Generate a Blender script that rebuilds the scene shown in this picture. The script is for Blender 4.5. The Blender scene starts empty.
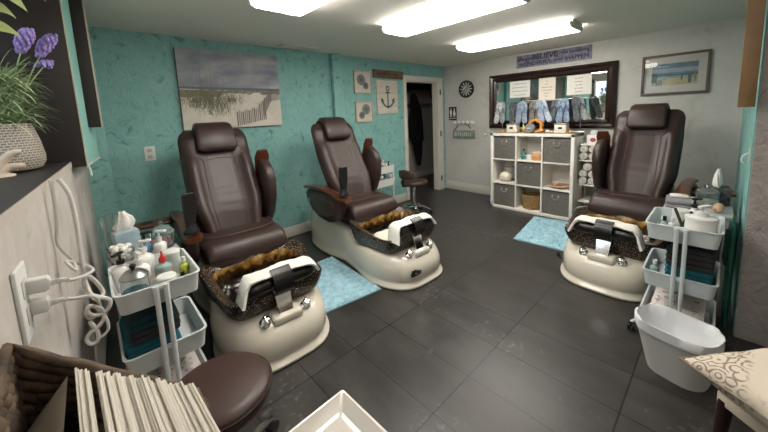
import bpy, bmesh, math, random
from mathutils import Vector, Matrix, Euler
R = random.Random(7)
PI = math.pi
scene = bpy.context.scene
COL = scene.collection
H = 2.336          # ceiling height
XG = 0.10          # inner face of the grey wall
# ------------------------------------------------------------------ camera
CF, CY0 = 317.489, 155.68
YAW, PITCH, ROLL = 0.747365, -0.1298696, -0.0427918
CP = Vector((-4.97736, -3.69961, 1.5))
_f = Vector((math.sin(YAW)*math.cos(PITCH), math.cos(YAW)*math.cos(PITCH), math.sin(PITCH)))
_r = _f.cross(Vector((0, 0, 1))).normalized()
_u = _r.cross(_f)
_R = _r*math.cos(ROLL)+_u*math.sin(ROLL)
_U = _u*math.cos(ROLL)-_r*math.sin(ROLL)
def at(px, py, axis, v):
    'point of the room seen at a pixel of the photograph, on the plane axis = v'
    d = _f+_R*((px-384)/CF)-_U*((py-CY0)/CF)
    t = (v-CP[axis])/d[axis]
    return CP+d*t
cam = bpy.data.cameras.new('camera')
cam.sensor_width = 36; cam.lens = CF/768*36; cam.shift_y = (CY0-216)/768
cam.clip_start = 0.02
co = bpy.data.objects.new('camera', cam); COL.objects.link(co)
m = Matrix((( _R.x, _U.x, -_f.x), (_R.y, _U.y, -_f.y), (_R.z, _U.z, -_f.z))).to_4x4()
m.translation = CP
co.matrix_world = m
scene.camera = co
# ------------------------------------------------------------------ materials
def lin(c):
    if isinstance(c, str):
        c = c.lstrip('#'); c = [int(c[i:i+2], 16)/255 for i in (0, 2, 4)]
        return tuple(x/12.92 if x <= .04045 else ((x+.055)/1.055)**2.4 for x in c)
    return tuple(c)
MATS = {}
def M(name, col, rough=.5, metal=0, bump=None, var=None, trans=0, ior=1.45, emit=0, spec=None, sheen=0, coat=0, alpha=1):
    if name in MATS: return MATS[name]
    m = bpy.data.materials.new(name); m.use_nodes = True
    nt = m.node_tree; b = nt.nodes['Principled BSDF']
    c = lin(col)
    b.inputs['Base Color'].default_value = (*c, 1)
    b.inputs['Roughness'].default_value = rough
    b.inputs['Metallic'].default_value = metal
    b.inputs['Transmission Weight'].default_value = trans
    b.inputs['IOR'].default_value = ior
    b.inputs['Alpha'].default_value = alpha
    if spec is not None: b.inputs['Specular IOR Level'].default_value = spec
    if coat: b.inputs['Coat Weight'].default_value = coat; b.inputs['Coat Roughness'].default_value = .12
    if sheen: b.inputs['Sheen Weight'].default_value = sheen
    if emit:
        b.inputs['Emission Color'].default_value = (*c, 1); b.inputs['Emission Strength'].default_value = emit
    if bump or var:
        tc = nt.nodes.new('ShaderNodeTexCoord')
    if var:
        n = nt.nodes.new('ShaderNodeTexNoise'); n.inputs['Scale'].default_value = var[0]; n.inputs['Detail'].default_value = 4
        nt.links.new(tc.outputs['Object'], n.inputs['Vector'])
        r = nt.nodes.new('ShaderNodeValToRGB')
        a = var[1]
        r.color_ramp.elements[0].position = .3; r.color_ramp.elements[1].position = .7
        r.color_ramp.elements[0].color = (*[max(0, x*(1-a)) for x in c], 1)
        c2 = lin(var[2]) if len(var) > 2 else [min(1, x*(1+a)) for x in c]
        r.color_ramp.elements[1].color = (*c2, 1)
        nt.links.new(n.outputs['Fac'], r.inputs['Fac']); nt.links.new(r.outputs['Color'], b.inputs['Base Color'])
    if bump:
        n = nt.nodes.new('ShaderNodeTexNoise'); n.inputs['Scale'].default_value = bump[0]; n.inputs['Detail'].default_value = 5
        nt.links.new(tc.outputs['Object'], n.inputs['Vector'])
        bp = nt.nodes.new('ShaderNodeBump'); bp.inputs['Strength'].default_value = bump[1]; bp.inputs['Distance'].default_value = bump[2] if len(bump) > 2 else .01
        nt.links.new(n.outputs['Fac'], bp.inputs['Height']); nt.links.new(bp.outputs['Normal'], b.inputs['Normal'])
    MATS[name] = m
    return m
def plaster(name, col, dark, light, scale=7, strength=.6):
    'trowelled wall plaster with chips and ridges'
    m = M(name, col, .6)
    nt = m.node_tree; b = nt.nodes['Principled BSDF']; N = nt.nodes.new; L = nt.links.new
    tc = N('ShaderNodeTexCoord')
    n1 = N('ShaderNodeTexNoise'); n1.inputs['Scale'].default_value = scale; n1.inputs['Detail'].default_value = 8; n1.inputs['Roughness'].default_value = .62; n1.inputs['Distortion'].default_value = 1.2
    L(tc.outputs['Object'], n1.inputs['Vector'])
    n2 = N('ShaderNodeTexNoise'); n2.inputs['Scale'].default_value = 1.3; n2.inputs['Detail'].default_value = 3
    L(tc.outputs['Object'], n2.inputs['Vector'])
    r1 = N('ShaderNodeValToRGB'); e = r1.color_ramp.elements
    e[0].position = .30; e[0].color = (*lin(dark), 1); e[1].position = .42; e[1].color = (*lin(col), 1)
    k = e.new(.72); k.color = (*lin(light), 1)
    L(n1.outputs['Fac'], r1.inputs['Fac'])
    mx = N('ShaderNodeMix'); mx.data_type = 'RGBA'; mx.blend_type = 'MULTIPLY'; mx.inputs['Factor'].default_value = .35
    r2 = N('ShaderNodeValToRGB'); r2.color_ramp.elements[0].position = .3; r2.color_ramp.elements[0].color = (.72, .72, .72, 1); r2.color_ramp.elements[1].position = .7
    L(n2.outputs['Fac'], r2.inputs['Fac']); L(r1.outputs['Color'], mx.inputs['A']); L(r2.outputs['Color'], mx.inputs['B'])
    L(mx.outputs['Result'], b.inputs['Base Color'])
    bp = N('ShaderNodeBump'); bp.inputs['Strength'].default_value = strength; bp.inputs['Distance'].default_value = .02
    L(n1.outputs['Fac'], bp.inputs['Height']); L(bp.outputs['Normal'], b.inputs['Normal'])
    return m
def glass(name, col='#eef4f2', rough=.03):
    return M(name, col, rough, trans=.95, ior=1.3, spec=.5)
# ------------------------------------------------------------------ mesh builder
def rot_to(d):
    return Vector((0, 0, 1)).rotation_difference(Vector(d).normalized()).to_matrix()
class MB:
    def __init__(s): s.bm = bmesh.new(); s.mi = 0
    def mat(s, i): s.mi = i; return s
    def _fin(s, faces):
        for f in faces: f.material_index = s.mi
        return faces
    def raw(s, vs, fs):
        v = [s.bm.verts.new(Vector(p)) for p in vs]; out = []
        for f in fs:
            try: out.append(s.bm.faces.new([v[i] for i in f]))
            except ValueError: pass
        s._fin(out); return v
    def box(s, c, d, bev=0, seg=2, rot=None):
        t = bmesh.new(); bmesh.ops.create_cube(t, size=1)
        bmesh.ops.scale(t, vec=Vector(d), verts=t.verts)
        if bev: bmesh.ops.bevel(t, geom=t.edges[:], offset=min(bev, min(d)*.49), segments=seg, affect='EDGES', profile=.5)
        if rot is not None: bmesh.ops.rotate(t, cent=(0, 0, 0), matrix=(Euler(rot).to_matrix() if not isinstance(rot, Matrix) else rot), verts=t.verts)
        bmesh.ops.translate(t, vec=Vector(c), verts=t.verts)
        return s.merge(t)
    def span(s, a, b, bev=0, seg=2):
        a, b = Vector(a), Vector(b)
        return s.box((a+b)/2, [abs(x) for x in (b-a)], bev, seg)
    def merge(s, t, M4=None):
        t.verts.index_update()
        v = [s.bm.verts.new(M4 @ x.co if M4 else x.co) for x in t.verts]; out = []
        for f in t.faces:
            out.append(s.bm.faces.new([v[x.index] for x in f.verts]))
        s._fin(out); t.free(); return s
    def loft(s, rings, cap=(True, True), closed=True):
        n = len(rings[0]); vs = [[s.bm.verts.new(Vector(p)) for p in r] for r in rings]; out = []
        for a, b in zip(vs, vs[1:]):
            for i in range(n if closed else n-1):
                j = (i+1) % n
                out.append(s.bm.faces.new((a[i], a[j], b[j], b[i])))
        for k, on in ((0, cap[0]), (-1, cap[1])):
            if on and closed:
                c = sum((v.co for v in vs[k]), Vector())/n
                cv = s.bm.verts.new(c)
                for i in range(n): out.append(s.bm.faces.new((vs[k][i], vs[k][(i+1) % n], cv)))
        s._fin(out); return s
    def cyl(s, p0, p1, r0, r1=None, seg=16, cap=True):
        return s.tube([p0, p1], [r0, r0 if r1 is None else r1], seg, cap=cap)
    def tube(s, pts, r, seg=8, closed=False, cap=True, flat=1):
        pts = [Vector(p) for p in pts]; n = len(pts)
        rs = r if isinstance(r, (list, tuple)) else [r]*n
        rings = []; up = None
        for i, p in enumerate(pts):
            if closed: d = pts[(i+1) % n]-pts[i-1]
            else: d = pts[min(i+1, n-1)]-pts[max(i-1, 0)]
            d.normalize()
            if up is None:
                up = Vector((0, 0, 1)) if abs(d.z) < .9 else Vector((1, 0, 0))
            x = d.cross(up).normalized(); up = x.cross(d).normalized()
            rings.append([p+(x*math.cos(2*PI*k/seg)+up*math.sin(2*PI*k/seg)*flat)*rs[i] for k in range(seg)])
        if closed: rings.append(rings[0]); cap = False
        return s.loft(rings, (cap, cap))
    def lathe(s, prof, c=(0, 0, 0), seg=24, cap=(True, True), rot=None, sx=1, sy=1):
        c = Vector(c); rings = []
        for r, z in prof:
            ring = []
            for k in range(seg):
                v = Vector((r*sx*math.cos(2*PI*k/seg), r*sy*math.sin(2*PI*k/seg), z))
                if rot is not None: v = rot @ v
                ring.append(c+v)
            rings.append(ring)
        return s.loft(rings, cap)
    def ball(s, c, r, sub=2, rot=None, noise=0):
        t = bmesh.new(); bmesh.ops.create_icosphere(t, subdivisions=sub, radius=1)
        rr = (r, r, r) if not isinstance(r, (tuple, list)) else r
        for v in t.verts:
            k = 1+R.uniform(-noise, noise) if noise else 1
            q = Vector((v.co.x*rr[0], v.co.y*rr[1], v.co.z*rr[2]))*k
            if rot is not None: q = rot @ q
            v.co = q+Vector(c)
        return s.merge(t)
    def prism(s, pts, f, t0, t1, bev=0):
        'outline pts [(a,b)] mapped by f(a,b,t) from t0 to t1'
        n = len(pts)
        rings = []
        if bev:
            ca = sum(p[0] for p in pts)/n; cb = sum(p[1] for p in pts)/n
            def ins(q, e):
                out = []
                for i in range(n):
                    p0, p1, p2 = Vector(q[i-1]), Vector(q[i]), Vector(q[(i+1) % n])
                    d1 = (p1-p0).normalized(); d2 = (p2-p1).normalized()
                    nn = Vector((-(d1.y+d2.y), d1.x+d2.x))
                    if nn.length < 1e-6: nn = Vector((-d1.y, d1.x))
                    nn.normalize()
                    out.append(p1+nn*e)
                return out
            area = sum(pts[i][0]*pts[(i+1) % n][1]-pts[(i+1) % n][0]*pts[i][1] for i in range(n))
            sg = 1 if area > 0 else -1
            pi = ins([Vector(p) for p in pts], bev*sg)
            sg2 = 1 if t1 > t0 else -1
            seq = [(pi, t0), (pts, t0+bev*sg2), (pts, t1-bev*sg2), (pi, t1)]
        else: seq = [(pts, t0), (pts, t1)]
        for q, t in seq: rings.append([f(p[0], p[1], t) for p in q])
        vs = [[s.bm.verts.new(Vector(p)) for p in r] for r in rings]; out = []
        for a, b in zip(vs, vs[1:]):
            for i in range(n):
                j = (i+1) % n; out.append(s.bm.faces.new((a[i], a[j], b[j], b[i])))
        out.append(s.bm.faces.new(vs[0][::-1])); out.append(s.bm.faces.new(vs[-1]))
        s._fin(out); return s
    def text(s, body, size, f, align='CENTER', depth=.001, shear=0, bold=0):
        'lettering; f maps flat (a,b,t) to the room'
        cu = bpy.data.curves.new('lettering', 'FONT'); cu.body = body; cu.size = size; cu.align_x = align; cu.align_y = 'CENTER'
        cu.shear = shear; cu.extrude = depth; cu.offset = bold; cu.resolution_u = 2
        o = bpy.data.objects.new('lettering', cu)
        me = bpy.data.meshes.new_from_object(o)
        vs = [f(v.co.x, v.co.y, v.co.z) for v in me.vertices]
        s.raw(vs, [list(p.vertices) for p in me.polygons])
        bpy.data.objects.remove(o); bpy.data.curves.remove(cu); bpy.data.meshes.remove(me)
        return s
    def xform(s, M4):
        bmesh.ops.transform(s.bm, matrix=M4, verts=s.bm.verts); return s
    def build(s, name, mats, parent=None, loc=None, rz=0, smooth=40, fixn=True):
        bm = s.bm
        if fixn: bmesh.ops.recalc_face_normals(bm, faces=bm.faces)
        for f in bm.faces: f.smooth = smooth > 0
        if smooth:
            th = math.radians(smooth)
            for e in bm.edges:
                if len(e.link_faces) == 2: e.smooth = e.calc_face_angle(0) < th
        me = bpy.data.meshes.new(name); bm.to_mesh(me); bm.free()
        for mm in (mats if isinstance(mats, (list, tuple)) else [mats]): me.materials.append(mm)
        o = bpy.data.objects.new(name, me); COL.objects.link(o)
        if parent: o.parent = parent
        if loc is not None: o.location = loc
        if rz: o.rotation_euler.z = rz
        return o
def tag(o, label=None, cat=None, group=None, kind=None):
    if label: o['label'] = label
    if cat: o['category'] = cat
    if group: o['group'] = group
    if kind: o['kind'] = kind
    return o
def thing(name, label, cat, loc=(0, 0, 0), rz=0, group=None):
    o = bpy.data.objects.new(name, None); COL.objects.link(o); o.empty_display_size = .05
    o.location = loc; o.rotation_euler.z = rz
    return tag(o, label, cat, group)
def struct(mb, name, mats, **k):
    return tag(mb.build(name, mats, **k), kind='structure')
def copy_tree(o, parent=None):
    c = o.copy(); COL.objects.link(c)
    if parent: c.parent = parent
    for ch in list(o.children): copy_tree(ch, c)
    return c
def smooth(a, b, x):
    t = max(0, min(1, (x-a)/(b-a))); return t*t*(3-2*t)
def arc(c, r, a0, a1, n, plane='xz'):
    out = []
    for i in range(n+1):
        a = a0+(a1-a0)*i/n; p, q = r*math.cos(a), r*math.sin(a)
        out.append(Vector(c)+Vector({'xz': (p, 0, q), 'xy': (p, q, 0), 'yz': (0, p, q)}[plane]))
    return out
def rrect(w, d, r, n=4):
    'rounded rectangle outline'
    out = []
    for cx, cy, a in ((w/2-r, d/2-r, 0), (-w/2+r, d/2-r, PI/2), (-w/2+r, -d/2+r, PI), (w/2-r, -d/2+r, 1.5*PI)):
        for k in range(n+1):
            t = a+PI/2*k/n; out.append((cx+r*math.cos(t), cy+r*math.sin(t)))
    return out
def catmull(pts, n=6):
    pts = [Vector(p) for p in pts]; out = []
    for i in range(len(pts)-1):
        p0 = pts[max(i-1, 0)]; p1 = pts[i]; p2 = pts[i+1]; p3 = pts[min(i+2, len(pts)-1)]
        for k in range(n):
            t = k/n
            out.append(.5*((2*p1)+(p2-p0)*t+(2*p0-5*p1+4*p2-p3)*t*t+(3*p1-p0-3*p2+p3)*t**3))
    out.append(pts[-1]); return out
# ------------------------------------------------------------------ colours
TEAL = plaster('teal_plaster', '#7fb1ac', '#51837e', '#8dbcb6', 9, .8)
GREY = plaster('grey_plaster', '#bfbdb8', '#b3b1ab', '#c6c4bf', 3.0, .35)
ROUGHGREY = plaster('rough_grey_plaster', '#a39c98', '#8b8481', '#b3ada9', 14, .8)
WASH = plaster('whitewashed_board', '#b9b2ab', '#a49c95', '#cbc5be', 5, .15)
CEIL = M('ceiling_paint', '#ebe6dd', .75, bump=(60, .06))
TRIMW = M('white_trim_paint', '#cfc9c0', .45)
LEATHER = M('dark_brown_leather', '#352623', .42, bump=(180, .12, .002), var=(6, .12))
LEATHER2 = M('dark_brown_stool_leather', '#3f2c27', .42, bump=(160, .1, .002), var=(5, .1))
CREAM = M('cream_gelcoat', '#d3ccbd', .22, coat=.4, var=(2, .04))
WOOD = M('red_brown_wood', '#4c2512', .3, var=(9, .45), coat=.4)
DBROWN = M('brown_plastic', '#2e1d18', .38)
GLOSSB = M('glossy_brown_panel', '#3d2419', .15, coat=.5)
BLACK = M('black_plastic', '#141414', .4)
BLACKV = M('black_vinyl', '#171616', .3)
CHROME = M('chrome', '#d9d9d9', .08, 1)
STEEL = M('brushed_steel', '#a8a8a6', .3, 1)
WHITE = M('white_plastic', '#dcdcd8', .35)
CARTW = M('white_cart_steel', '#ccd0cf', .35)
TOWELW = M('white_terry', '#dedbd4', .95, bump=(220, .6, .004))
PAPER = M('white_paper', '#e4e0d8', .85)
STITCH = M('seam_thread', '#5a443b', .6)
GLASS = glass('clear_glass')
DARK = M('dark_void', '#100f0e', .8)

def tile_floor():
    m = M('slate_floor_tile', '#403c3a', .4)
    nt = m.node_tree; b = nt.nodes['Principled BSDF']; N = nt.nodes.new; L = nt.links.new
    tc = N('ShaderNodeTexCoord'); sp = N('ShaderNodeSeparateXYZ'); L(tc.outputs['Object'], sp.inputs['Vector'])
    def line(out, off, pitch, hw):
        a = N('ShaderNodeMath'); a.operation = 'SUBTRACT'; L(out, a.inputs[0]); a.inputs[1].default_value = off
        p = N('ShaderNodeMath'); p.operation = 'PINGPONG'; L(a.outputs[0], p.inputs[0]); p.inputs[1].default_value = pitch/2
        q = N('ShaderNodeMath'); q.operation = 'LESS_THAN'; L(p.outputs[0], q.inputs[0]); q.inputs[1].default_value = hw
        c = N('ShaderNodeMath'); c.operation = 'DIVIDE'; L(a.outputs[0], c.inputs[0]); c.inputs[1].default_value = pitch
        fl = N('ShaderNodeMath'); fl.operation = 'FLOOR'; L(c.outputs[0], fl.inputs[0])
        return q.outputs[0], fl.outputs[0]
    g1, i1 = line(sp.outputs['X'], -3.557, .319, .003)
    g2, i2 = line(sp.outputs['Y'], -2.794, .645, .004)
    g = N('ShaderNodeMath'); g.operation = 'MAXIMUM'; L(g1, g.inputs[0]); L(g2, g.inputs[1])
    cb = N('ShaderNodeCombineXYZ'); L(i1, cb.inputs[0]); L(i2, cb.inputs[1])
    wn = N('ShaderNodeTexWhiteNoise'); L(cb.outputs[0], wn.inputs['Vector'])
    n1 = N('ShaderNodeTexNoise'); n1.inputs['Scale'].default_value = 2.6; n1.inputs['Detail'].default_value = 7; n1.inputs['Roughness'].default_value = .6
    mp = N('ShaderNodeMapping'); mp.inputs['Scale'].default_value = (2.2, 1, 1); L(tc.outputs['Object'], mp.inputs['Vector'])
    ad = N('ShaderNodeVectorMath'); ad.operation = 'ADD'; L(mp.outputs[0], ad.inputs[0]); L(wn.outputs['Color'], ad.inputs[1])
    L(ad.outputs[0], n1.inputs['Vector'])
    r = N('ShaderNodeValToRGB'); r.color_ramp.elements[0].position = .3; r.color_ramp.elements[1].position = .75
    r.color_ramp.elements[0].color = (*lin('#2b2827'), 1); r.color_ramp.elements[1].color = (*lin('#43403d'), 1)
    L(n1.outputs['Fac'], r.inputs['Fac'])
    # pale scuffs and splashes
    n2 = N('ShaderNodeTexNoise'); n2.inputs['Scale'].default_value = 26; n2.inputs['Detail'].default_value = 3; L(tc.outputs['Object'], n2.inputs['Vector'])
    n3 = N('ShaderNodeTexNoise'); n3.inputs['Scale'].default_value = 1.7; L(tc.outputs['Object'], n3.inputs['Vector'])
    mu = N('ShaderNodeMath'); mu.operation = 'MULTIPLY'; L(n2.outputs['Fac'], mu.inputs[0]); L(n3.outputs['Fac'], mu.inputs[1])
    r2 = N('ShaderNodeValToRGB'); r2.color_ramp.elements[0].position = .36; r2.color_ramp.elements[1].position = .45; L(mu.outputs[0], r2.inputs['Fac'])
    r2.color_ramp.elements[1].color = (.3, .3, .3, 1)
    mx0 = N('ShaderNodeMix'); mx0.data_type = 'RGBA'; L(r2.outputs['Color'], mx0.inputs['Factor']); L(r.outputs['Color'], mx0.inputs['A']); mx0.inputs['B'].default_value = (*lin('#8a8480'), 1)
    mx = N('ShaderNodeMix'); mx.data_type = 'RGBA'; L(g.outputs[0], mx.inputs['Factor']); L(mx0.outputs['Result'], mx.inputs['A']); mx.inputs['B'].default_value = (*lin('#100f0e'), 1)
    L(mx.outputs['Result'], b.inputs['Base Color'])
    rr = N('ShaderNodeMapRange'); L(n1.outputs['Fac'], rr.inputs['Value']); rr.inputs['To Min'].default_value = .27; rr.inputs['To Max'].default_value = .42
    L(rr.outputs['Result'], b.inputs['Roughness'])
    ms = N('ShaderNodeMath'); ms.operation = 'MULTIPLY'; L(g.outputs[0], ms.inputs[0]); ms.inputs[1].default_value = -1
    aa = N('ShaderNodeMath'); aa.operation = 'MULTIPLY_ADD'; L(n1.outputs['Fac'], aa.inputs[0]); aa.inputs[1].default_value = .5; L(ms.outputs[0], aa.inputs[2])
    bp = N('ShaderNodeBump'); bp.inputs['Strength'].default_value = .25; bp.inputs['Distance'].default_value = .004
    L(aa.outputs[0], bp.inputs['Height']); L(bp.outputs['Normal'], b.inputs['Normal'])
    return m
FLOOR = tile_floor()
# ------------------------------------------------------------------ the setting
YN = -5.2
def xl(y): return -5.0+.06*y          # inner face of the left wall
b = MB(); b.span((-6.2, YN-.12, -.1), (1.5, 1.6, 0)); struct(b, 'floor', FLOOR)
b = MB(); b.span((-6.2, YN-.12, H), (1.5, 1.6, H+.1)); struct(b, 'ceiling', CEIL)
DX0, DX1, DZ = -.985, -.115, 2.045      # doorway in the teal wall
b = MB(); b.span((-5.6, 0, 0), (DX0, .12, H)); b.span((DX1, 0, 0), (1.4, .12, H)); b.span((DX0, 0, DZ), (DX1, .12, H)); struct(b, 'wall_back', TEAL)
b = MB(); b.span((XG, 0, 0), (XG+.12, YN, H)); struct(b, 'wall_right', GREY)
# closet behind the doorway
CLW = M('closet_wall_paint', '#b3aea6', .7)
b = MB(); b.span((-1.5, 1.15, 0), (1.5, 1.27, H)); b.span((-1.5, .12, 0), (-1.38, 1.15, H)); b.span((1.3, .12, 0), (1.42, 1.15, H)); struct(b, 'wall_closet', CLW)
b = MB(); b.span((-1.38, 1.13, 0), (1.3, 1.15, .13), .004); struct(b, 'baseboard_closet', TRIMW)
# partition on the right: teal face, rough grey end
b = MB(); b.span((-2.1, -3.82, 0), (XG, -3.94, H)); struct(b, 'wall_front', TEAL)
b = MB(); b.span((-2.122, -3.826, 0), (-2.1, YN, H)); struct(b, 'wall_partition', ROUGHGREY)
b = MB(); b.span((-6.2, YN, 0), (-2.1, YN-.12, H)); struct(b, 'wall_near', GREY)
# left wall: slightly turned, with a window opening above a dark sill
SZ, WY0, WY1, WZ = 1.305, -1.12, -2.75, 2.2
def lw(b, y0, y1, z0, z1, t=.45, proud=0):
    b.raw([(xl(y)-(t if i else 0)+(0 if i else proud), y, z) for y in (y0, y1) for z in (z0, z1) for i in (0, 1)],
          [(0, 1, 3, 2), (4, 6, 7, 5), (0, 4, 5, 1), (2, 3, 7, 6), (0, 2, 6, 4), (1, 5, 7, 3)])
b = MB(); lw(b, .12, YN-.12, 0, SZ-.03); lw(b, .12, WY0, SZ-.03, H); lw(b, WY1, YN-.12, SZ-.03, H); lw(b, WY0, WY1, WZ, H); struct(b, 'wall_left', WASH)
b = MB(); lw(b, .12, -.14, 0, H, .02, .045); struct(b, 'trim_5', TEAL)
SILL = M('dark_sill_laminate', '#2b2625', .55)
sill = MB(); lw(sill, WY0-.002, WY1+.002, SZ-.03, SZ, .44, .002); sill = sill.build('trim_6', SILL); tag(sill, kind='structure')
b = MB(); lw(b, WY0-.002, WY1+.002, SZ-.034, SZ-.002, -.003, .006); o = b.build('sill_edge', M('pale_laminate_edge', '#b9b0a6', .5)); o.parent = sill
# window
win = MB()
for y0, y1, z0, z1 in ((WY0-.002, WY0-.05, SZ, WZ), (WY1+.05, WY1+.002, SZ, WZ), (WY0-.05, WY1+.05, SZ, SZ+.05), (WY0-.05, WY1+.05, WZ-.05, WZ), ((WY0+WY1)/2+.02, (WY0+WY1)/2-.02, SZ+.05, WZ-.05)):
    win.span((-5.32, y0, z0), (-5.37, y1, z1))
win = struct(win, 'window_1', TRIMW)
b = MB(); b.span((-5.35, WY0-.05, SZ+.05), (-5.355, WY1+.05, WZ-.05)); b.build('pane', GLASS, win)
b = MB()
for k in range(16):
    b.box((-5.30, (WY0+WY1)/2, WZ-.06-.035*k), (.03, abs(WY1-WY0)-.12, .002), rot=(0, .6, 0))
b.build('blind', M('white_blind_slat', '#e6e8ea', .5), win)
# skirting, casing, chases
b = MB(); b.span((-5.0, -.016, 0), (DX0-.085, 0, .135), .004); struct(b, 'baseboard_back', TRIMW)
b = MB(); b.span((XG-.016, -.02, 0), (XG, -3.8, .15), .004); struct(b, 'baseboard_right', TRIMW)
b = MB(); b.span((-2.475, -.07, 0), (-2.315, 0, H), .012); struct(b, 'trim_1', TEAL)
b = MB(); b.span((-5.06, -.13, 0), (-4.86, 0, H), .012); struct(b, 'trim_2', TEAL)
d = MB()
d.span((DX0-.075, -.02, 0), (DX0, 0, DZ+.08), .004); d.span((DX1, -.02, 0), (DX1+.125, 0, DZ+.08), .004); d.span((DX0, -.02, DZ), (DX1, 0, DZ+.08), .004)
d.span((DX0, 0, 0), (DX0+.018, .12, DZ)); d.span((DX1-.018, 0, 0), (DX1, .12, DZ)); d.span((DX0, 0, DZ-.018), (DX1, .12, DZ))
d = struct(d, 'door_1', TRIMW)
for z in (1.86, 1.09, .23):
    b = MB(); b.span((DX1+.035, -.028, z-.05), (DX1+.062, -.02, z+.05), .003); b.cyl((DX1+.03, -.03, z-.052), (DX1+.03, -.03, z+.052), .007, seg=8); b.build('hinge', M('dark_hinge', '#3a3937', .35, .8), d)
b = MB(); b.span((-2.19, -3.742, 1.452), (-2.123, -3.81, H), .003); struct(b, 'trim_3', M('varnished_board', '#7d6140', .45, var=(4, .3)))
# strip where the teal paint stops on the near edge of the partition
# ceiling fixtures
DIFF = M('lit_diffuser', '#fffaf1', .4, emit=17)
def ribbed(m, hi):
    'moulded ribs along the diffuser that let less light through'
    nt = m.node_tree; bs = nt.nodes['Principled BSDF']; N = nt.nodes.new; L = nt.links.new
    tc = N('ShaderNodeTexCoord'); sp = N('ShaderNodeSeparateXYZ'); L(tc.outputs['Object'], sp.inputs[0])
    p = N('ShaderNodeMath'); p.operation = 'PINGPONG'; L(sp.outputs['X'], p.inputs[0]); p.inputs[1].default_value = .036
    q = N('ShaderNodeMapRange'); L(p.outputs[0], q.inputs['Value']); q.inputs['From Min'].default_value = .004; q.inputs['From Max'].default_value = .007; q.inputs['To Min'].default_value = .75; q.inputs['To Max'].default_value = hi
    L(q.outputs['Result'], bs.inputs['Emission Strength'])
ribbed(DIFF, 21)
HOUS = M('light_housing', '#c9c6be', .4)
def fixture(name, x0, x1, y0, y1, label, dm=None):
    cx, cy, w, l = (x0+x1)/2, (y0+y1)/2, x1-x0, y1-y0
    t = thing(name, label, 'ceiling light', (cx, cy, H), group='fluorescent ceiling lights'); t.scale.z = .82
    b = MB(); b.box((0, 0, -.012), (w*.8, l, .024), .003)
    for s in (-1, 1): b.prism([(-w/2, -.03), (w/2, -.03), (w/2, -.06), (w*.42, -.09), (-w*.42, -.09), (-w/2, -.06)], lambda a, c, t_, s=s: (a, s*(l/2-.012)+t_, c), -.008, .008)
    b.span((-w*.35, -l/2, -.03), (w*.35, l/2, -.02))
    b.build('housing', HOUS, t)
    b = MB(); n = 12; rings = []
    prof = [(-w/2+.004, -.026), (-w/2+.004, -.07), (-w*.42, -.086), (-w*.2, -.09), (-.004, -.087), (.004, -.087), (w*.2, -.09), (w*.42, -.086), (w/2-.004, -.07), (w/2-.004, -.026)]
    b.loft([[(a, y, c) for a, c in prof] for y in (-l/2+.02, l/2-.02)])
    b.build('diffuser', dm or DIFF, t)
    return t
fixture('ceiling_light', -2.83, -2.48, -2.67, -1.42, 'middle ceiling light with clear ribbed diffuser above the two back chairs')
fixture('ceiling_light', -1.47, -1.08, -2.63, -1.32, 'ceiling light nearest the mirror wall, close to the purple slogan board')
fixture('ceiling_light', -4.06, -3.66, -2.68, -1.42, 'leftmost ceiling light, cut off by the top of the photo')
fixture('ceiling_light', -4.06, -3.66, -4.75, -3.5, 'unseen ceiling light added behind the camera as fill', M('fill_light_diffuser', '#fffaf1', .4, emit=6))  # added fill fixture, out of view, dimmer than the others, brightens the foreground
t = thing('ceiling_vent', 'flat grey air register on the ceiling above the beach canvas', 'vent', (-3.03, -.19, H))
b = MB(); b.box((0, 0, -.006), (.46, .13, .012), .003); b.build('frame', HOUS, t)
b = MB()
for k in range(5): b.box((0, -.044+.022*k, -.015), (.4, .012, .004), rot=(.5, 0, 0))
b.build('louvre', HOUS, t)
# world: soft daylight outside the window only
w = bpy.data.worlds.new('world'); scene.world = w; w.use_nodes = True
w.node_tree.nodes['Background'].inputs['Color'].default_value = (.75, .88, 1, 1); w.node_tree.nodes['Background'].inputs['Strength'].default_value = 5.0
vs = scene.view_settings; vs.view_transform = 'Standard'; vs.look = 'None'; vs.gamma = 1; vs.use_curve_mapping = False; vs.exposure = 0.12
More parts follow.
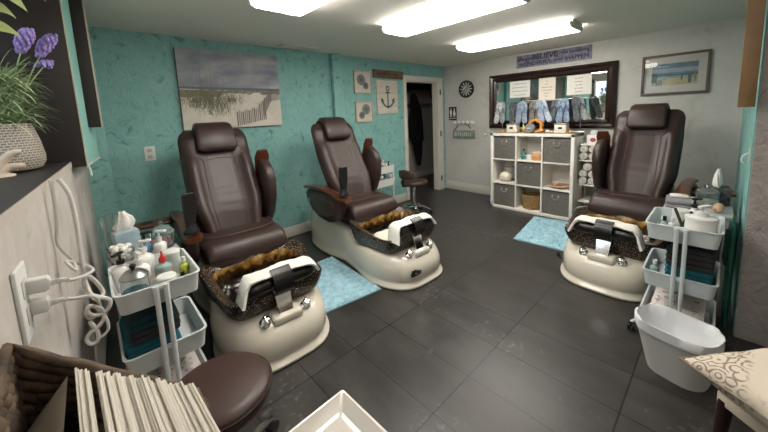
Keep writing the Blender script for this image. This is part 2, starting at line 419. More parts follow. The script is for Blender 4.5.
# ------------------------------------------------------------------ pedicure chairs
def speckle():
    m = M('speckled_dark_resin', '#1c1310', .3, coat=.15)
    nt = m.node_tree; b = nt.nodes['Principled BSDF']; N = nt.nodes.new; L = nt.links.new
    tc = N('ShaderNodeTexCoord'); v = N('ShaderNodeTexVoronoi'); v.inputs['Scale'].default_value = 75; L(tc.outputs['Object'], v.inputs['Vector'])
    r = N('ShaderNodeValToRGB'); e = r.color_ramp.elements
    e[0].position = .22; e[0].color = (*lin('#a38a6c'), 1); e[1].position = .36; e[1].color = (*lin('#150e0b'), 1)
    L(v.outputs['Distance'], r.inputs['Fac']); L(r.outputs['Color'], b.inputs['Base Color'])
    return m
def goldglaze():
    m = M('amber_glazed_bowl', '#8a5a1c', .2, coat=.5)
    nt = m.node_tree; b = nt.nodes['Principled BSDF']; N = nt.nodes.new; L = nt.links.new
    tc = N('ShaderNodeTexCoord'); sp = N('ShaderNodeSeparateXYZ'); L(tc.outputs['Object'], sp.inputs['Vector'])
    n = N('ShaderNodeTexNoise'); n.inputs['Scale'].default_value = 22; n.inputs['Detail'].default_value = 7; L(tc.outputs['Object'], n.inputs['Vector'])
    a = N('ShaderNodeMath'); a.operation = 'MULTIPLY_ADD'; L(n.outputs['Fac'], a.inputs[0]); a.inputs[1].default_value = .17; L(sp.outputs['Z'], a.inputs[2])
    r = N('ShaderNodeValToRGB'); e = r.color_ramp.elements
    e[0].position = .435; e[0].color = (*lin('#120b07'), 1); e[1].position = .535; e[1].color = (*lin('#b98c45'), 1)
    k2 = e.new(.485); k2.color = (*lin('#4a2f12'), 1)
    k = e.new(.575); k.color = (*lin('#ecd09a'), 1)
    L(a.outputs[0], r.inputs['Fac']); L(r.outputs['Color'], b.inputs['Base Color'])
    b.inputs['Metallic'].default_value = .55
    return m
SPECK, GOLD = speckle(), goldglaze()
def base_h(y):      # top of the tub body along its length
    return .41-.125*smooth(-.75, -1.2, y) if False else .41-.125*smooth(.75, 1.2, -y)-.02*smooth(1.45, 1.75, -y)
def base_w(y):
    k = -y
    return .335-.05*math.exp(-((k-.9)/.22)**2)+.045*smooth(1.05, 1.45, k)
def plan(n=56, out=0, front=0):
    pts = []
    for i in range(n):
        a = 2*PI*i/n; c, s = math.cos(a), math.sin(a)
        e = 2/3.4
        sy = (abs(s)**e)*(1 if s > 0 else -1); sx = (abs(c)**e)*(1 if c > 0 else -1)
        y = -.88+sy*(.88+out)
        pts.append((sx*(base_w(max(-1.73, min(0, y)))+out), y))
    return pts
def chair_base():
    b = MB(); rings = []
    for out, zf in ((.012, 0), (.022, .012), (.024, .05), (.016, .075), (0, .11), (-.004, .14), (.004, .3), (.008, .6), (0, .78), (-.014, .9), (-.036, .975), (-.07, 1.0), (-.2, 1.0)):
        r = []
        for x, y in plan(out=out):
            h = base_h(y); ff = smooth(-1.2, -1.5, y) if False else smooth(1.2, 1.5, -y)
            o2 = 0
            z = zf*h if zf > .2 else zf*(.42)
            # the foot flares only towards the front
            if zf < .1:
                k = 1-ff; x -= math.copysign(out*k*.9, x)
            if zf > .5 and ff > 0:      # slanting nose
                y += .07*(zf-.5)*ff*2*.6
            r.append((x, y, z))
        rings.append(r)
    b.loft(rings, (True, True))
    # raised bracket block behind the knobs
    b.box((0, -1.66, .262), (.19, .12, .06), .018, 3)
    return b
BASIN = [(0.30, -1.07), (.15, -1.055), (0, -1.065), (-.15, -1.055), (-.30, -1.07), (-.365, -1.15), (-.345, -1.28), (-.33, -1.42), (-.30, -1.535), (-.17, -1.555), (0, -1.55), (.17, -1.555), (.30, -1.535), (.33, -1.42), (.345, -1.28), (.365, -1.15)]
def basin_rings(spec):
    base = catmull([(p[0], -1.05+(p[1]+1.055)*1.13, 0) for p in BASIN+[BASIN[0]]], 4)[:-1]
    c = Vector((0, -1.33, 0)); out = []
    for k, z, flat in spec:
        r = []
        for p in base:
            q = c+(p-c)*k
            wav = .045*smooth(.12, .33, abs(p.x))+.05*smooth(-1.5, -1.1, p.y) if False else .02*smooth(.12, .3, abs(p.x))+.02*math.sin(p.x*9+1)-.015+.075*(1-smooth(1.08, 1.5, -p.y))
            r.append((q.x, q.y, z+wav*flat))
        out.append(r)
    return out
def back_path(v):
    y = -.70+.40*v+.02*math.sin(v*PI)-.03*math.exp(-((v-.25)/.2)**2); z = .56+.862*v
    return Vector((0, y, z))
NB = Vector((0, -.91, .41))
def back_w(v):
    w = .235+.055*smooth(0, .32, v)-.006*smooth(.6, .86, v)
    if v > .88: w *= math.sqrt(max(.0, 1-((v-.88)/.125)**2))*.26+.74
    return w
def back_front(u, v):
    p = back_path(v); a = abs(u)
    d = .055+.045*smooth(.5, .74, a)*(1-smooth(.86, 1, a))*(1-smooth(.62, .8, v))
    d *= max(0, 1-a**7)**.5
    d *= 1-.75*smooth(.88, 1.0, v)
    if a < .5:
        d -= .012*(1-smooth(.3, .5, a))
        d += .006*math.sin(v*70+2*u)*math.exp(-((v-.33)/.11)**2)*(1-a*1.6)
    return Vector((u*back_w(v), p.y, p.z))+NB*d
def chair_parts(root, raised, tray):
    chair_base().build('tub_base', CREAM, root)
    b = MB(); b.loft([[(x, y, z) for x, y in plan(out=.024)] for z in (0.0, .008)]); b.build('toe_trim', BLACK, root)
    # emblem on the nose of the tub
    # plinth and seat
    b = MB(); b.span((-.26, -.98, .39), (.26, -.2, .49), .02); b.span((-.22, -.5, .46), (.22, -.14, .66), .04); b.build('seat_plinth', DBROWN, root)
    b = MB(); n = 17; rings = []
    sec = [(-.62, .50, .60), (-.7, .47, .615), (-.82, .465, .618), (-.95, .455, .618), (-1.03, .445, .612), (-1.08, .44, .585), (-1.105, .455, .53)]
    for y, z0, z1 in sec:
        r = []
        wd = .305-.015*smooth(.95, 1.1, -y)
        for (px, pz) in rrect(2*wd, z1-z0, min(.05, (z1-z0)*.45), 5):
            dome = .012*(1-(px/wd)**2) if pz > 0 else 0
            r.append((px, y, (z0+z1)/2+pz+dome))
        rings.append(r)
    b.loft(rings); b.build('seat_cushion', LEATHER, root, smooth=60)
    b = MB(); pts = [(-.27, -.72, .632), (-.265, -.87, .637), (-.22, -.95, .641), (-.1, -.99, .643), (.1, -.99, .643), (.22, -.95, .641), (.265, -.87, .637), (.27, -.72, .632)]
    b.tube(catmull(pts, 4), .0028, 6)
    b.build('seat_seam', STITCH, root)
    # backrest
    b = MB(); NU, NV = 26, 34
    us = [-1+2*i/NU for i in range(NU+1)]; rows = []
    for j in range(NV+1):
        v = j/NV; p = back_path(v)
        fr = [back_front(u, v) for u in us]
        bk = [Vector((u*back_w(v)*.97, p.y, p.z))-NB*(.06*max(0, 1-abs(u)**4)**.5*(1-.6*smooth(.85, 1, v))) for u in reversed(us[1:-1])]
        rows.append(fr+bk)
    b.loft(rows); b.build('backrest', LEATHER, root, smooth=70)
    b = MB()
    for s in (-1, 1):
        b.tube([back_front(s*(.47-.03*k/12), .06+.62*k/12)+NB*.002 for k in range(13)], .0028, 6)
        b.tube([back_front(s*(.47+.4*k/8-.03), .68+.05*math.sin(k/8*PI/2)+.02*k/8)+NB*.002 for k in range(9)], .0028, 6)
    b.tube([back_front(-.44+.88*k/10, .68+.018*math.sin(k/10*PI))+NB*.002 for k in range(11)], .0028, 6)
    b.build('back_seam', STITCH, root)
    # head cushion folded over the top
    path = [(-.20, 1.36), (-.225, 1.43), (-.29, 1.466), (-.365, 1.454), (-.41, 1.402), (-.44, 1.333), (-.462, 1.27), (-.475, 1.247)]
    rings = []
    for i, (y, z) in enumerate(path):
        a, c = path[max(i-1, 0)], path[min(i+1, len(path)-1)]
        d = Vector((0, c[0]-a[0], c[1]-a[1])).normalized(); nn = Vector((0, -d.z, d.y)) if False else Vector((0, d.z, -d.y))
        w = .148+.014*smooth(2, 6, i)-(.03 if i == len(path)-1 else 0); th = .055 if 0 < i < len(path)-1 else .03
        rings.append([Vector((px, y, z))+nn*pz for px, pz in rrect(2*w, th, th*.46, 3)])
    b = MB(); b.loft(rings); b.build('head_cushion', LEATHER, root, smooth=60)
    # arms
    for s in (-1, 1):
        up = s == raised
        M4 = Matrix.Identity(4)
        if up:
            piv = Vector((0, -.48, .62))
            M4 = Matrix.Translation((-s*.035, .0, -.035)) @ Matrix.Translation(piv) @ Matrix.Rotation(math.radians(-72), 4, 'X') @ Matrix.Translation(-piv)
        prof = [(-.34, .66), (-.36, .705), (-.7, .725), (-1.03, .705), (-1.045, .64), (-1.01, .53), (-.93, .46), (-.78, .425), (-.6, .44), (-.46, .5), (-.38, .58)]
        b = MB(); b.prism(prof, lambda y, z, t: (s*t, y, z), .325, .41, .018); b.xform(M4); arm = b.build('arm_body', LEATHER, root, smooth=50)
        ins = [(-.44, .655), (-.7, .675), (-.92, .66), (-.945, .6), (-.9, .52), (-.78, .48), (-.62, .49), (-.5, .56)]
        b = MB(); b.prism(ins, lambda y, z, t: (s*t, y, z), .405, .418, .005); b.xform(M4); b.build('side_panel', GLOSSB, arm)
        b = MB(); b.cyl((s*.41, -.42, .6), (s*.417, -.42, .6), .028, seg=18); b.xform(M4); b.build('pivot_cap', STEEL, arm)
        b = MB(); rr = []
        for i in range(15):
            t = i/14; y = -.28-.84*t; z = .725+.035*math.sin(PI*min(1, t*1.15))-.02*t; w = .045+.02*smooth(.6, .95, t)
            if i in (0, 14): w *= .7
            rr.append([(s*.365+px, y, z+pz) for px, pz in rrect(2*w, .036, .014, 3)])
        b.loft(rr); b.xform(M4); b.build('arm_rest', WOOD, arm, smooth=50)
    # swing-out tray on the lowered arm
    if tray:
        s = (1 if tray > 0 else -1); TY = -abs(tray)
        b = MB(); b.box((s*.52, TY, .70), (.30, .17, .028), .012, 3); tr = b.build('side_tray', WOOD, root)
        b = MB(); b.lathe([(.036, .717), (.044, .717), (.044, .712), (.036, .712)], (s*.57, TY, 0), 20, (False, False)); b.lathe([(.0, .7145), (.037, .7145)], (s*.57, TY, 0), 20, (False, False)); b.build('cup_holder', BLACK, tr)
        b = MB(); b.cyl((s*.40, TY, .6), (s*.45, TY, .69), .014, seg=10); b.build('tray_bracket', BLACK, tr)
    # foot basin
    rings = basin_rings([(.78, .262, 0), (.86, .285, 0), (.935, .32, .25), (.985, .365, .6), (1.02, .41, .9), (1.03, .428, 1), (1.015, .44, 1), (.97, .440, 1), (.91, .428, 1), (.85, .412, .95), (.81, .395, .9)])
    b = MB(); b.loft(rings, (True, False)); bas = b.build('foot_basin', SPECK, root, smooth=60)
    rings = basin_rings([(.815, .397, .9), (.785, .37, .8), (.745, .335, .5), (.69, .308, .2), (.55, .292, 0), (.3, .29, 0)])
    b = MB(); b.loft(rings, (False, True)); b.build('glazed_lining', GOLD, bas, smooth=60)
    # foot rest: chrome bracket, black pad, strap
    b = MB(); b.prism([(-.045, .29), (.045, .29), (.055, .44), (-.055, .44)], lambda x, z, t: (x, -1.675+t+.35*(z-.29), z), -.008, .008, .003)
    b.box((0, -1.615, .43), (.12, .06, .02), .006); b.build('chrome_bracket', CHROME, root)
    b = MB(); rr = []
    for i in range(13):
        t = -1+2*i/12; k = (1-abs(t)**6)**.5 if abs(t) < 1 else .25
        rr.append([(t*.245, -1.59+.062*k*math.cos(a)-.02*abs(t)**2, .47+.052*k*math.sin(a)) for a in [2*PI*j/16 for j in range(16)]])
    b = MB(); b.loft(rr); b.build('foot_pad', BLACKV, root, smooth=60)
    b = MB(); rr = []
    for yy, zz in [(-1.59+.096*math.cos(math.radians(q)), .472+.092*math.sin(math.radians(q))) for q in range(108, 206, 12)]+[(-1.668, .415)]:
        rr.append([(x, yy, zz) for x in (-.062, .062)])
    for i in range(len(rr)-1): b.raw([rr[i][0], rr[i][1], rr[i+1][1], rr[i+1][0]], [(0, 1, 2, 3)])
    bmesh.ops.remove_doubles(b.bm, verts=b.bm.verts, dist=.0005)
    g = bmesh.ops.solidify(b.bm, geom=b.bm.faces[:], thickness=.008)
    b.build('pad_strap', BLACKV, root, smooth=60)
    # knobs and logo
    for s in (-1, 1):
        rm = Euler((.55, 0, 0)).to_matrix()
        b = MB(); b.lathe([(.03, 0), (.034, .006), (.026, .014), (.018, .018), (.018, .03), (.024, .034), (.024, .048), (.016, .054)], (s*.135, -1.665, .262), 18, rot=rm)
        b.box(Vector((s*.135, -1.665, .262))+rm @ Vector((.0, .0, .05)), (.012, .055, .012), .004, rot=rm)
        b.build('tap_knob', CHROME, root)
    b = MB(); b.lathe([(.022, 0), (.02, .004)], (-.25, -1.47, .288), 14); b.build('jet_button', BLACK, root)
def emblem(root, x, y, z, rz, sc=1):
    'small dark flourish moulded on the tub'
    b = MB(); rm = Euler((-.12, 0, rz)).to_matrix(); o = Vector((x, y, z))
    def pt(a, c): return o+rm @ Vector((a*sc, -.004, c*sc))
    for q in ([(-.045, -.012), (-.03, .008), (-.012, .014), (-.02, -.004), (-.038, -.018)], [(-.03, .02), (-.012, .012), (.004, .02), (-.004, .002), (-.02, -.004)], [(-.01, -.015), (0, .012), (.012, -.004), (.022, .012), (.03, -.01), (.045, .004), (.055, -.006)], [(-.04, -.022), (0, -.02), (.05, -.016)]):
        b.tube([pt(*p) for p in catmull([(p[0], p[1], 0) for p in q], 3) for p in [(p.x, p.y)]], .0062*sc, 6)
    b.build('emblem', BLACK, root)
def foot_towel(root_loc, rz, label, seed, shift=0, hang=(.07, .07)):
    t = thing('folded_hand_towel', label, 'towel', root_loc, rz, 'white towels over the foot rests')
    rnd = random.Random(seed); b = MB(); rows = []
    NX = 22
    for i in range(NX+1):
        u = -1+2*i/NX; x = shift+u*.258
        k = (1-abs(u)**6)**.5*.8+.2
        droop = hang[0 if u < 0 else 1]*smooth(.72, 1, abs(u))
        row = []
        for j in range(13):
            a = math.radians(-40+(130+40)*j/12)       # round the back and over the top of the pad
            rr = .068+.004*math.sin(7*u+j)+.007*math.sin(PI*j/12)+rnd.uniform(-.0025, .0025)
            row.append(Vector((x*(1-.05*smooth(.8, 1, abs(u))), -1.59-.02*u*u+rr*1.12*math.cos(a)-droop*.5, .472+rr*math.sin(a)*k-droop)))
        rows.append(row)
    # rr*cos>0 side is the front; towel covers back (+y) and top
    for row in rows:
        for p in row: pass
    b.loft(rows, closed=False)
    bmesh.ops.recalc_face_normals(b.bm, faces=b.bm.faces)
    bmesh.ops.solidify(b.bm, geom=b.bm.faces[:], thickness=-.018)
    b.build('terry_cloth', TOWELW, t, smooth=70)
    return t
def local(loc, rz, x, y, z):
    return (loc[0]+x*math.cos(rz)-y*math.sin(rz), loc[1]+x*math.sin(rz)+y*math.cos(rz), z)
def remote(loc, rz, label):
    t = thing('massage_remote', label, 'remote control', loc, rz, 'massage chair remotes'); t.scale = (1.25, 1.25, 1.15)
    b = MB(); b.prism([(-.022, .03), (.022, .03), (.032, .13), (.033, .23), (.026, .245), (-.026, .245), (-.033, .23), (-.032, .13)], lambda x, z, k: (x, k+.0-.06*(z-.05), z), -.012, .014, .005); b.build('handset', BLACK, t)
    b = MB(); b.lathe([(.04, 0), (.042, .012), (.028, .03), (.024, .06), (.018, .062)], (0, 0, 0), 16, sy=.8); b.build('cradle', BLACK, t)
    return t
LOC1, LOC2, LOC3 = (-4.13, -.20, 0), (-2.855, -.22, 0), (-.36, -3.17, 0)
RZ1, RZ2, RZ3 = math.radians(-2), math.radians(-2), math.radians(-93)
c1 = thing('pedicure_chair', 'brown leather pedicure chair nearest the left cart, under the beach canvas', 'pedicure chair', LOC1, RZ1, 'pedicure spa chairs')
chair_parts(c1, 1, -.40)
c2 = thing('pedicure_chair', 'brown leather pedicure chair in the middle, in front of the shell and anchor pictures', 'pedicure chair', LOC2, RZ2, 'pedicure spa chairs')
chair_parts(c2, 1, 0); emblem(c2, -.16, -1.765, .15, -.1, 1.1)
c3 = thing('pedicure_chair', 'brown leather pedicure chair against the grey wall beside the right cart', 'pedicure chair', LOC3, RZ3, 'pedicure spa chairs')
chair_parts(c3, -1, .62); emblem(c3, -.33, -1.65, .17, -.85, .9)
foot_towel(LOC1, RZ1, 'white towel on the foot rest of the chair under the beach canvas', 1, 0, (.07, .02))
foot_towel(LOC2, RZ2, 'white towel on the foot rest of the middle chair', 2, -.02, (.08, .03))
foot_towel(LOC3, RZ3, 'white towel on the foot rest of the chair against the grey wall', 3, 0, (.06, .08))
remote(local(LOC1, RZ1, -.365, -1.05, .745), .3, 'black massage remote standing on the arm of the chair under the beach canvas')
remote(local(LOC2, RZ2, -.365, -1.05, .745), -.2, 'black massage remote standing on the arm of the middle chair')
# ------------------------------------------------------------------ things on the teal wall
def fl(x0, z0, y=0, rx=1):            # picture plane on the teal wall, facing the room (-y)
    return lambda a, c, t: (x0+a, y-t, z0+c)
def poly(b, pts, f, t):
    b.raw([f(p[0], p[1], t) for p in pts], [list(range(len(pts)))])
def sky_mat():
    m = M('painted_stormy_sky', '#6f7786', .7)
    nt = m.node_tree; b = nt.nodes['Principled BSDF']; N = nt.nodes.new; L = nt.links.new
    tc = N('ShaderNodeTexCoord'); mp = N('ShaderNodeMapping'); mp.inputs['Scale'].default_value = (2.2, 1, 5); L(tc.outputs['Object'], mp.inputs['Vector'])
    n = N('ShaderNodeTexNoise'); n.inputs['Scale'].default_value = 1.6; n.inputs['Detail'].default_value = 5; L(mp.outputs[0], n.inputs['Vector'])
    r = N('ShaderNodeValToRGB'); e = r.color_ramp.elements
    e[0].position = .3; e[0].color = (*lin('#6f7686'), 1); e[1].position = .75; e[1].color = (*lin('#b3acab'), 1); k = e.new(.5); k.color = (*lin('#91949a'), 1)
    L(n.outputs['Fac'], r.inputs['Fac']); L(r.outputs['Color'], b.inputs['Base Color'])
    return m
W, Hc = 1.03, .80
t = thing('beach_picture', 'large canvas print of sand dunes and a picket fence on the teal wall', 'picture', (-3.755, 0, 1.825))
t.rotation_euler.y = math.radians(0)
b = MB(); b.box((0, -.019, 0), (W, .038, Hc), .004); b.build('stretched_canvas', M('canvas_edge', '#8a857e', .8), t)
b = MB(); f = lambda a, c, q: (a, -.0385-q, c)
sand, dune, grass, fence, fence2, sea = '#cfc7bb', '#86836f', '#6e6a55', '#8f8580', '#6e6663', '#66707c'
w2, h2 = W/2-.001, Hc/2-.001; hz = .02
b.mat(0); poly(b, [(-w2, hz), (w2, hz), (w2, h2), (-w2, h2)], f, 0)
b.mat(1); poly(b, [(-w2, -h2), (w2, -h2), (w2, hz), (-w2, hz)], f, 0)
b.mat(6); poly(b, [(-w2, hz-.012), (w2, hz-.03), (w2, hz+.006), (-w2, hz+.008)], f, .0003)
rr = random.Random(3)
b.mat(2)
pts = [(-w2, hz-.012)]
for k in range(30): pts.append((-w2+2*w2*k/29, hz-.015-rr.random()*.012))
low = [(w2-2*w2*k/29, hz-.04-rr.random()*.03-(.03 if k > 18 else 0)) for k in range(30)]
poly(b, pts+low, f, .0006)
b.mat(3)
def tuft(x, z, n, h, spread):
    for k in range(n):
        x0 = x+rr.gauss(0, spread); z0 = z+rr.gauss(0, spread*.35); ln = h*rr.uniform(.5, 1.1); d = rr.gauss(0, .35)
        wv = .0022
        poly(b, [(x0-wv, z0), (x0+wv, z0), (x0+d*ln+.0006, z0+ln), (x0+d*ln-.0006, z0+ln)], f, .001+.0004*rr.random())
tuft(-.26, -.17, 150, .16, .085); tuft(-.40, -.14, 70, .12, .06); tuft(-.05, -.13, 80, .10, .06); tuft(-.18, -.24, 60, .09, .08); tuft(.42, -.03, 30, .03, .03); tuft(-.3, -.08, 60, .09, .12)
for x, z1 in ((-.33, .25), (-.27, .21), (-.23, .28), (-.12, .13)):
    poly(b, [(x-.002, -.1), (x+.002, -.1), (x+.012, z1), (x+.010, z1)], f, .0013)
for k in range(16):        # fence in front, turning up the dune
    x = .0+.021*k; z0 = -.385+.004*k; hgt = .145+.01*math.sin(k*1.7)+(.09*smooth(10, 15, k))
    b.mat(4 if k % 3 else 5); poly(b, [(x, z0), (x+.014, z0), (x+.014, z0+hgt), (x+.007, z0+hgt+.012), (x, z0+hgt)], f, .0018)
for k in range(9):
    x = .335-.004*k*0+.012*k-.04; b.mat(4 if k % 2 else 5); z0 = -.30+.022*k; poly(b, [(x, z0), (x+.01, z0), (x+.01, z0+.17-.004*k), (x, z0+.17-.004*k)], f, .0021)
for k in range(9):
    x = .385+.014*k; b.mat(4); poly(b, [(x, -.12+.002*k), (x+.009, -.12+.002*k), (x+.009, -.035+.001*k), (x, -.035+.001*k)], f, .0021)
b.build('print', [sky_mat(), M('print_sand', sand, .8, var=(6, .1)), M('print_dune', dune, .8, var=(30, .3)), M('print_grass', grass, .8), M('print_fence', fence, .8), M('print_fence_dark', fence2, .8), M('print_sea', sea, .8)], t, smooth=0, fixn=False)
# shell pictures
BIRCH = M('pale_wood_frame', '#b7aa98', .6)
PRINTP = M('print_paper', '#c6bfb2', .8)
INK = M('print_ink', '#4a4e52', .8); INK2 = M('print_ink_pale', '#8e938f', .8)
def shell_pic(x0, x1, z0, z1, flip, label):
    cx, cz, w, h = (x0+x1)/2, (z0+z1)/2, x1-x0, z1-z0
    t = thing('shell_picture', label, 'picture', (cx, 0, cz), group='framed shell pictures')
    b = MB(); q = .018
    for a, c, d, e in ((-w/2, -h/2, w/2, -h/2+q), (-w/2, h/2-q, w/2, h/2), (-w/2, -h/2+q, -w/2+q, h/2-q), (w/2-q, -h/2+q, w/2, h/2-q)): b.span((a, -.025, c), (d, 0, e), .002)
    b.build('frame', BIRCH, t)
    b = MB(); f = lambda a, c, q: (a, -.012-q, c)
    poly(b, [(-w/2+q, -h/2+q), (w/2-q, -h/2+q), (w/2-q, h/2-q), (-w/2+q, h/2-q)], f, 0)
    for k, (sx, sz, r) in enumerate(((-.035, .035, .075), (.05, -.05, .052))):
        sx *= flip; n = 26
        b.mat(2); poly(b, [(sx+r*math.cos(2*PI*i/n), sz+r*math.sin(2*PI*i/n)) for i in range(n)], f, .0006+.0004*k)
        b.mat(1)
        for j in range(n):
            a = 2*PI*j/n+.1
            for r0, r1, ww in ((.25, .98, .004),):
                p0 = (sx+r*r0*math.cos(a), sz+r*r0*math.sin(a)); p1 = (sx+r*r1*math.cos(a+.3), sz+r*r1*math.sin(a+.3)); nn = (-math.sin(a)*ww/2, math.cos(a)*ww/2)
                poly(b, [(p0[0]-nn[0], p0[1]-nn[1]), (p1[0]-nn[0], p1[1]-nn[1]), (p1[0]+nn[0], p1[1]+nn[1]), (p0[0]+nn[0], p0[1]+nn[1])], f, .0012+.0004*k)
        for r0, r1 in ((0, .22), (.92, 1.02), (.55, .6)):
            m_ = 24
            for j in range(m_):
                a0, a1 = 2*PI*j/m_, 2*PI*(j+1)/m_
                poly(b, [(sx+r*r0*math.cos(a0), sz+r*r0*math.sin(a0)), (sx+r*r1*math.cos(a0), sz+r*r1*math.sin(a0)), (sx+r*r1*math.cos(a1), sz+r*r1*math.sin(a1)), (sx+r*r0*math.cos(a1), sz+r*r0*math.sin(a1))], f, .0015+.0004*k)
    b.build('print', [PRINTP, INK, INK2], t, smooth=0, fixn=False)
shell_pic(-2.09, -1.755, 1.815, 2.145, 1, 'upper of the two framed shell pictures on the teal wall')
shell_pic(-2.085, -1.755, 1.395, 1.70, -1, 'lower of the two framed shell pictures on the teal wall')
# anchor board
t = thing('anchor_picture', 'white plank board with a dark teal anchor beside the doorway', 'picture', (-1.435, 0, 1.765))
b = MB()
for k in range(5): b.box((0, -.0115, -.208+.104*k), (.45, .023, .1015), .003)
b.build('plank_panel', M('whitewashed_plank', '#c9beb1', .7, var=(5, .08)), t)
b = MB(); f = lambda a, c, q: (a, -.0235-q, c)
def ring(b, cx, cz, r0, r1, a0, a1, n, f, t0):
    for j in range(n):
        p, q = a0+(a1-a0)*j/n, a0+(a1-a0)*(j+1)/n
        b.raw([f(cx+r*math.cos(a), cz+r*math.sin(a), tt) for tt in (0, t0) for r, a in ((r0, p), (r1, p), (r1, q), (r0, q))], [(4, 5, 6, 7), (0, 1, 5, 4), (2, 3, 7, 6)])
ring(b, 0, .135, .022, .042, 0, 2*PI, 24, f, .004)
ring(b, 0, -.035, .105, .132, PI*1.06, PI*1.94, 24, f, .004)
b.prism([(-.012, -.16), (.012, -.16), (.009, .1), (-.009, .1)], f, 0, .004); b.prism([(-.05, .06), (.05, .06), (.05, .08), (-.05, .08)], f, 0, .004)
for s in (-1, 1): b.prism([(s*.15, -.01), (s*.085, -.045), (s*.135, -.1)], f, 0, .004)
b.prism([(-.02, -.155), (.02, -.155), (0, -.185)], f, 0, .004)
b.build('anchor', M('dark_teal_paint', '#2f5a5e', .6), t, smooth=0)
# weathered board above it
t = thing('driftwood_sign', 'weathered brown wooden sign with carved letters above the anchor board', 'sign', (-1.392, 0, 2.117), 0)
b = MB(); b.box((0, -.014, 0), (.65, .026, .125), .005, rot=(0, math.radians(.5), 0)); b.build('board', M('weathered_wood', '#6a5443', .8, var=(14, .35), bump=(30, .4)), t)
b = MB(); f = lambda a, c, q: (a, -.0275-q, c)
rr = random.Random(5)
for k in range(9):
    x = -.25+.055*k
    for q in range(3):
        a = (x+rr.uniform(-.018, .018), rr.uniform(-.03, 0)); d = (x+rr.uniform(-.018, .018), rr.uniform(0, .035)); ww = .005
        poly(b, [(a[0]-ww, a[1]), (a[0]+ww, a[1]), (d[0]+ww, d[1]), (d[0]-ww, d[1])], f, .0005+.0002*q)
b.build('carved_marks', M('burnt_carving', '#35271f', .9), t, smooth=0, fixn=False)
t = thing('wall_outlet', 'white double wall socket low on the teal wall left of the canvas', 'outlet', (-4.565, 0, 1.225))
b = MB(); b.box((0, -.004, 0), (.085, .008, .135), .003); b.build('cover_plate', WHITE, t)
for z in (-.03, .03):
    b = MB(); b.box((0, -.009, z), (.035, .004, .034), .006); b.build('socket', M('socket_face', '#b9b5ae', .4), t)
# robe and rail in the closet
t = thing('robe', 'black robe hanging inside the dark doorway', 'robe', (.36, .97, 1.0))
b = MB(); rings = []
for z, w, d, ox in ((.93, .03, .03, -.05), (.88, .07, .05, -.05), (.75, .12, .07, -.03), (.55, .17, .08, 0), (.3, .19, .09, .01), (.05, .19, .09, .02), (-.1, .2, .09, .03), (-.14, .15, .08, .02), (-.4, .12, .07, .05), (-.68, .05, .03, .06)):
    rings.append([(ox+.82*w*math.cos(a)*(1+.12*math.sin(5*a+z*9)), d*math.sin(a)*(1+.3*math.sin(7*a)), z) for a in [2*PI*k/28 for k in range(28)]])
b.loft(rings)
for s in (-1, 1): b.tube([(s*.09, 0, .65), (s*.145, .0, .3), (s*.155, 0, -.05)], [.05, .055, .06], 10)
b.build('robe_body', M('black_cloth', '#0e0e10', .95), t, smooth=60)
t = thing('coat_rail', 'white rail board with pegs on the closet wall behind the doorway', 'coat rail', (.55, 1.15, 1.66))
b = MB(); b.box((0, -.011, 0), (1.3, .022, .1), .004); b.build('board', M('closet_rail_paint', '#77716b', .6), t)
for k in range(6):
    b = MB(); b.cyl((-.5+.2*k, -.02, 0), (-.5+.2*k, -.06, .02), .008, seg=8); b.build('peg', STEEL, t)
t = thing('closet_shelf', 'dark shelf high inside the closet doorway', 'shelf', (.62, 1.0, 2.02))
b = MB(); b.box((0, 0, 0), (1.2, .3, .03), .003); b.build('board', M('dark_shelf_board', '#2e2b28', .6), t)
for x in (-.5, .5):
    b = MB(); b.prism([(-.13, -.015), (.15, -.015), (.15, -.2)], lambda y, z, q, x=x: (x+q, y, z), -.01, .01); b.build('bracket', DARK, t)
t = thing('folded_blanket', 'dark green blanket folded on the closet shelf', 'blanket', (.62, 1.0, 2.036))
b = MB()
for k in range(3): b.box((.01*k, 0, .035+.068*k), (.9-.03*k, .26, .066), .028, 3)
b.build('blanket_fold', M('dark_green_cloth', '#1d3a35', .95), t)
# ------------------------------------------------------------------ things on the grey wall
def gw(y0, z0):                        # plane of the grey wall seen from the room; a runs to the right (-y)
    return lambda a, c, t: (-t, -a, c)
def gthing(name, label, cat, y, z, group=None): return thing(name, label, cat, (XG, y, z), group=group)
G = gw(0, 0)
def gbox(b, a0, a1, c0, c1, t0, t1, bev=0): b.span((-t0, -a0, c0), (-t1, -a1, c1), bev)
t = gthing('wall_clock', 'round wall clock with black rim left of the mirror', 'clock', -.483, 1.884)
RX = Matrix.Rotation(-PI/2, 3, 'Y')
b = MB(); b.lathe([(.15, 0), (.154, .02), (.146, .035), (.13, .03), (.128, .018)], seg=36, rot=RX); b.build('rim', BLACK, t)
b = MB(); b.lathe([(0, .016), (.13, .016)], seg=36, rot=RX, cap=(False, False)); b.build('dial', M('clock_dial', '#4d4f50', .5), t)
b = MB()
for h in range(12):
    a = h*PI/6; b.box((-.019, -.1*math.sin(a), .1*math.cos(a)), (.004, .018, .045), rot=(a, 0, 0))
b.build('hour_mark', M('clock_pale', '#c5c5c0', .5), t)
b = MB(); b.lathe([(.0, .0165), (.075, .0165), (.075, .02), (0, .02)], seg=28, rot=RX); b.build('dial_centre', M('clock_centre', '#8a8c8c', .5), t)
b = MB(); b.box((-.024, .03, .02), (.003, .012, .08), rot=(.9, 0, 0)); b.box((-.026, -.03, -.035), (.003, .008, .11), rot=(.75, 0, 0)); b.build('hands', WHITE, t)
t = gthing('restroom_sign', 'small black restroom sign with white figures beside the doorway', 'sign', -.18, 1.455)
b = MB(); gbox(b, -.085, .085, -.125, .125, 0, .008, .003); b.build('plate', M('sign_black', '#17181a', .4), t)
b = MB(); f = lambda a, c, q: (-.0085-q, -a, c)
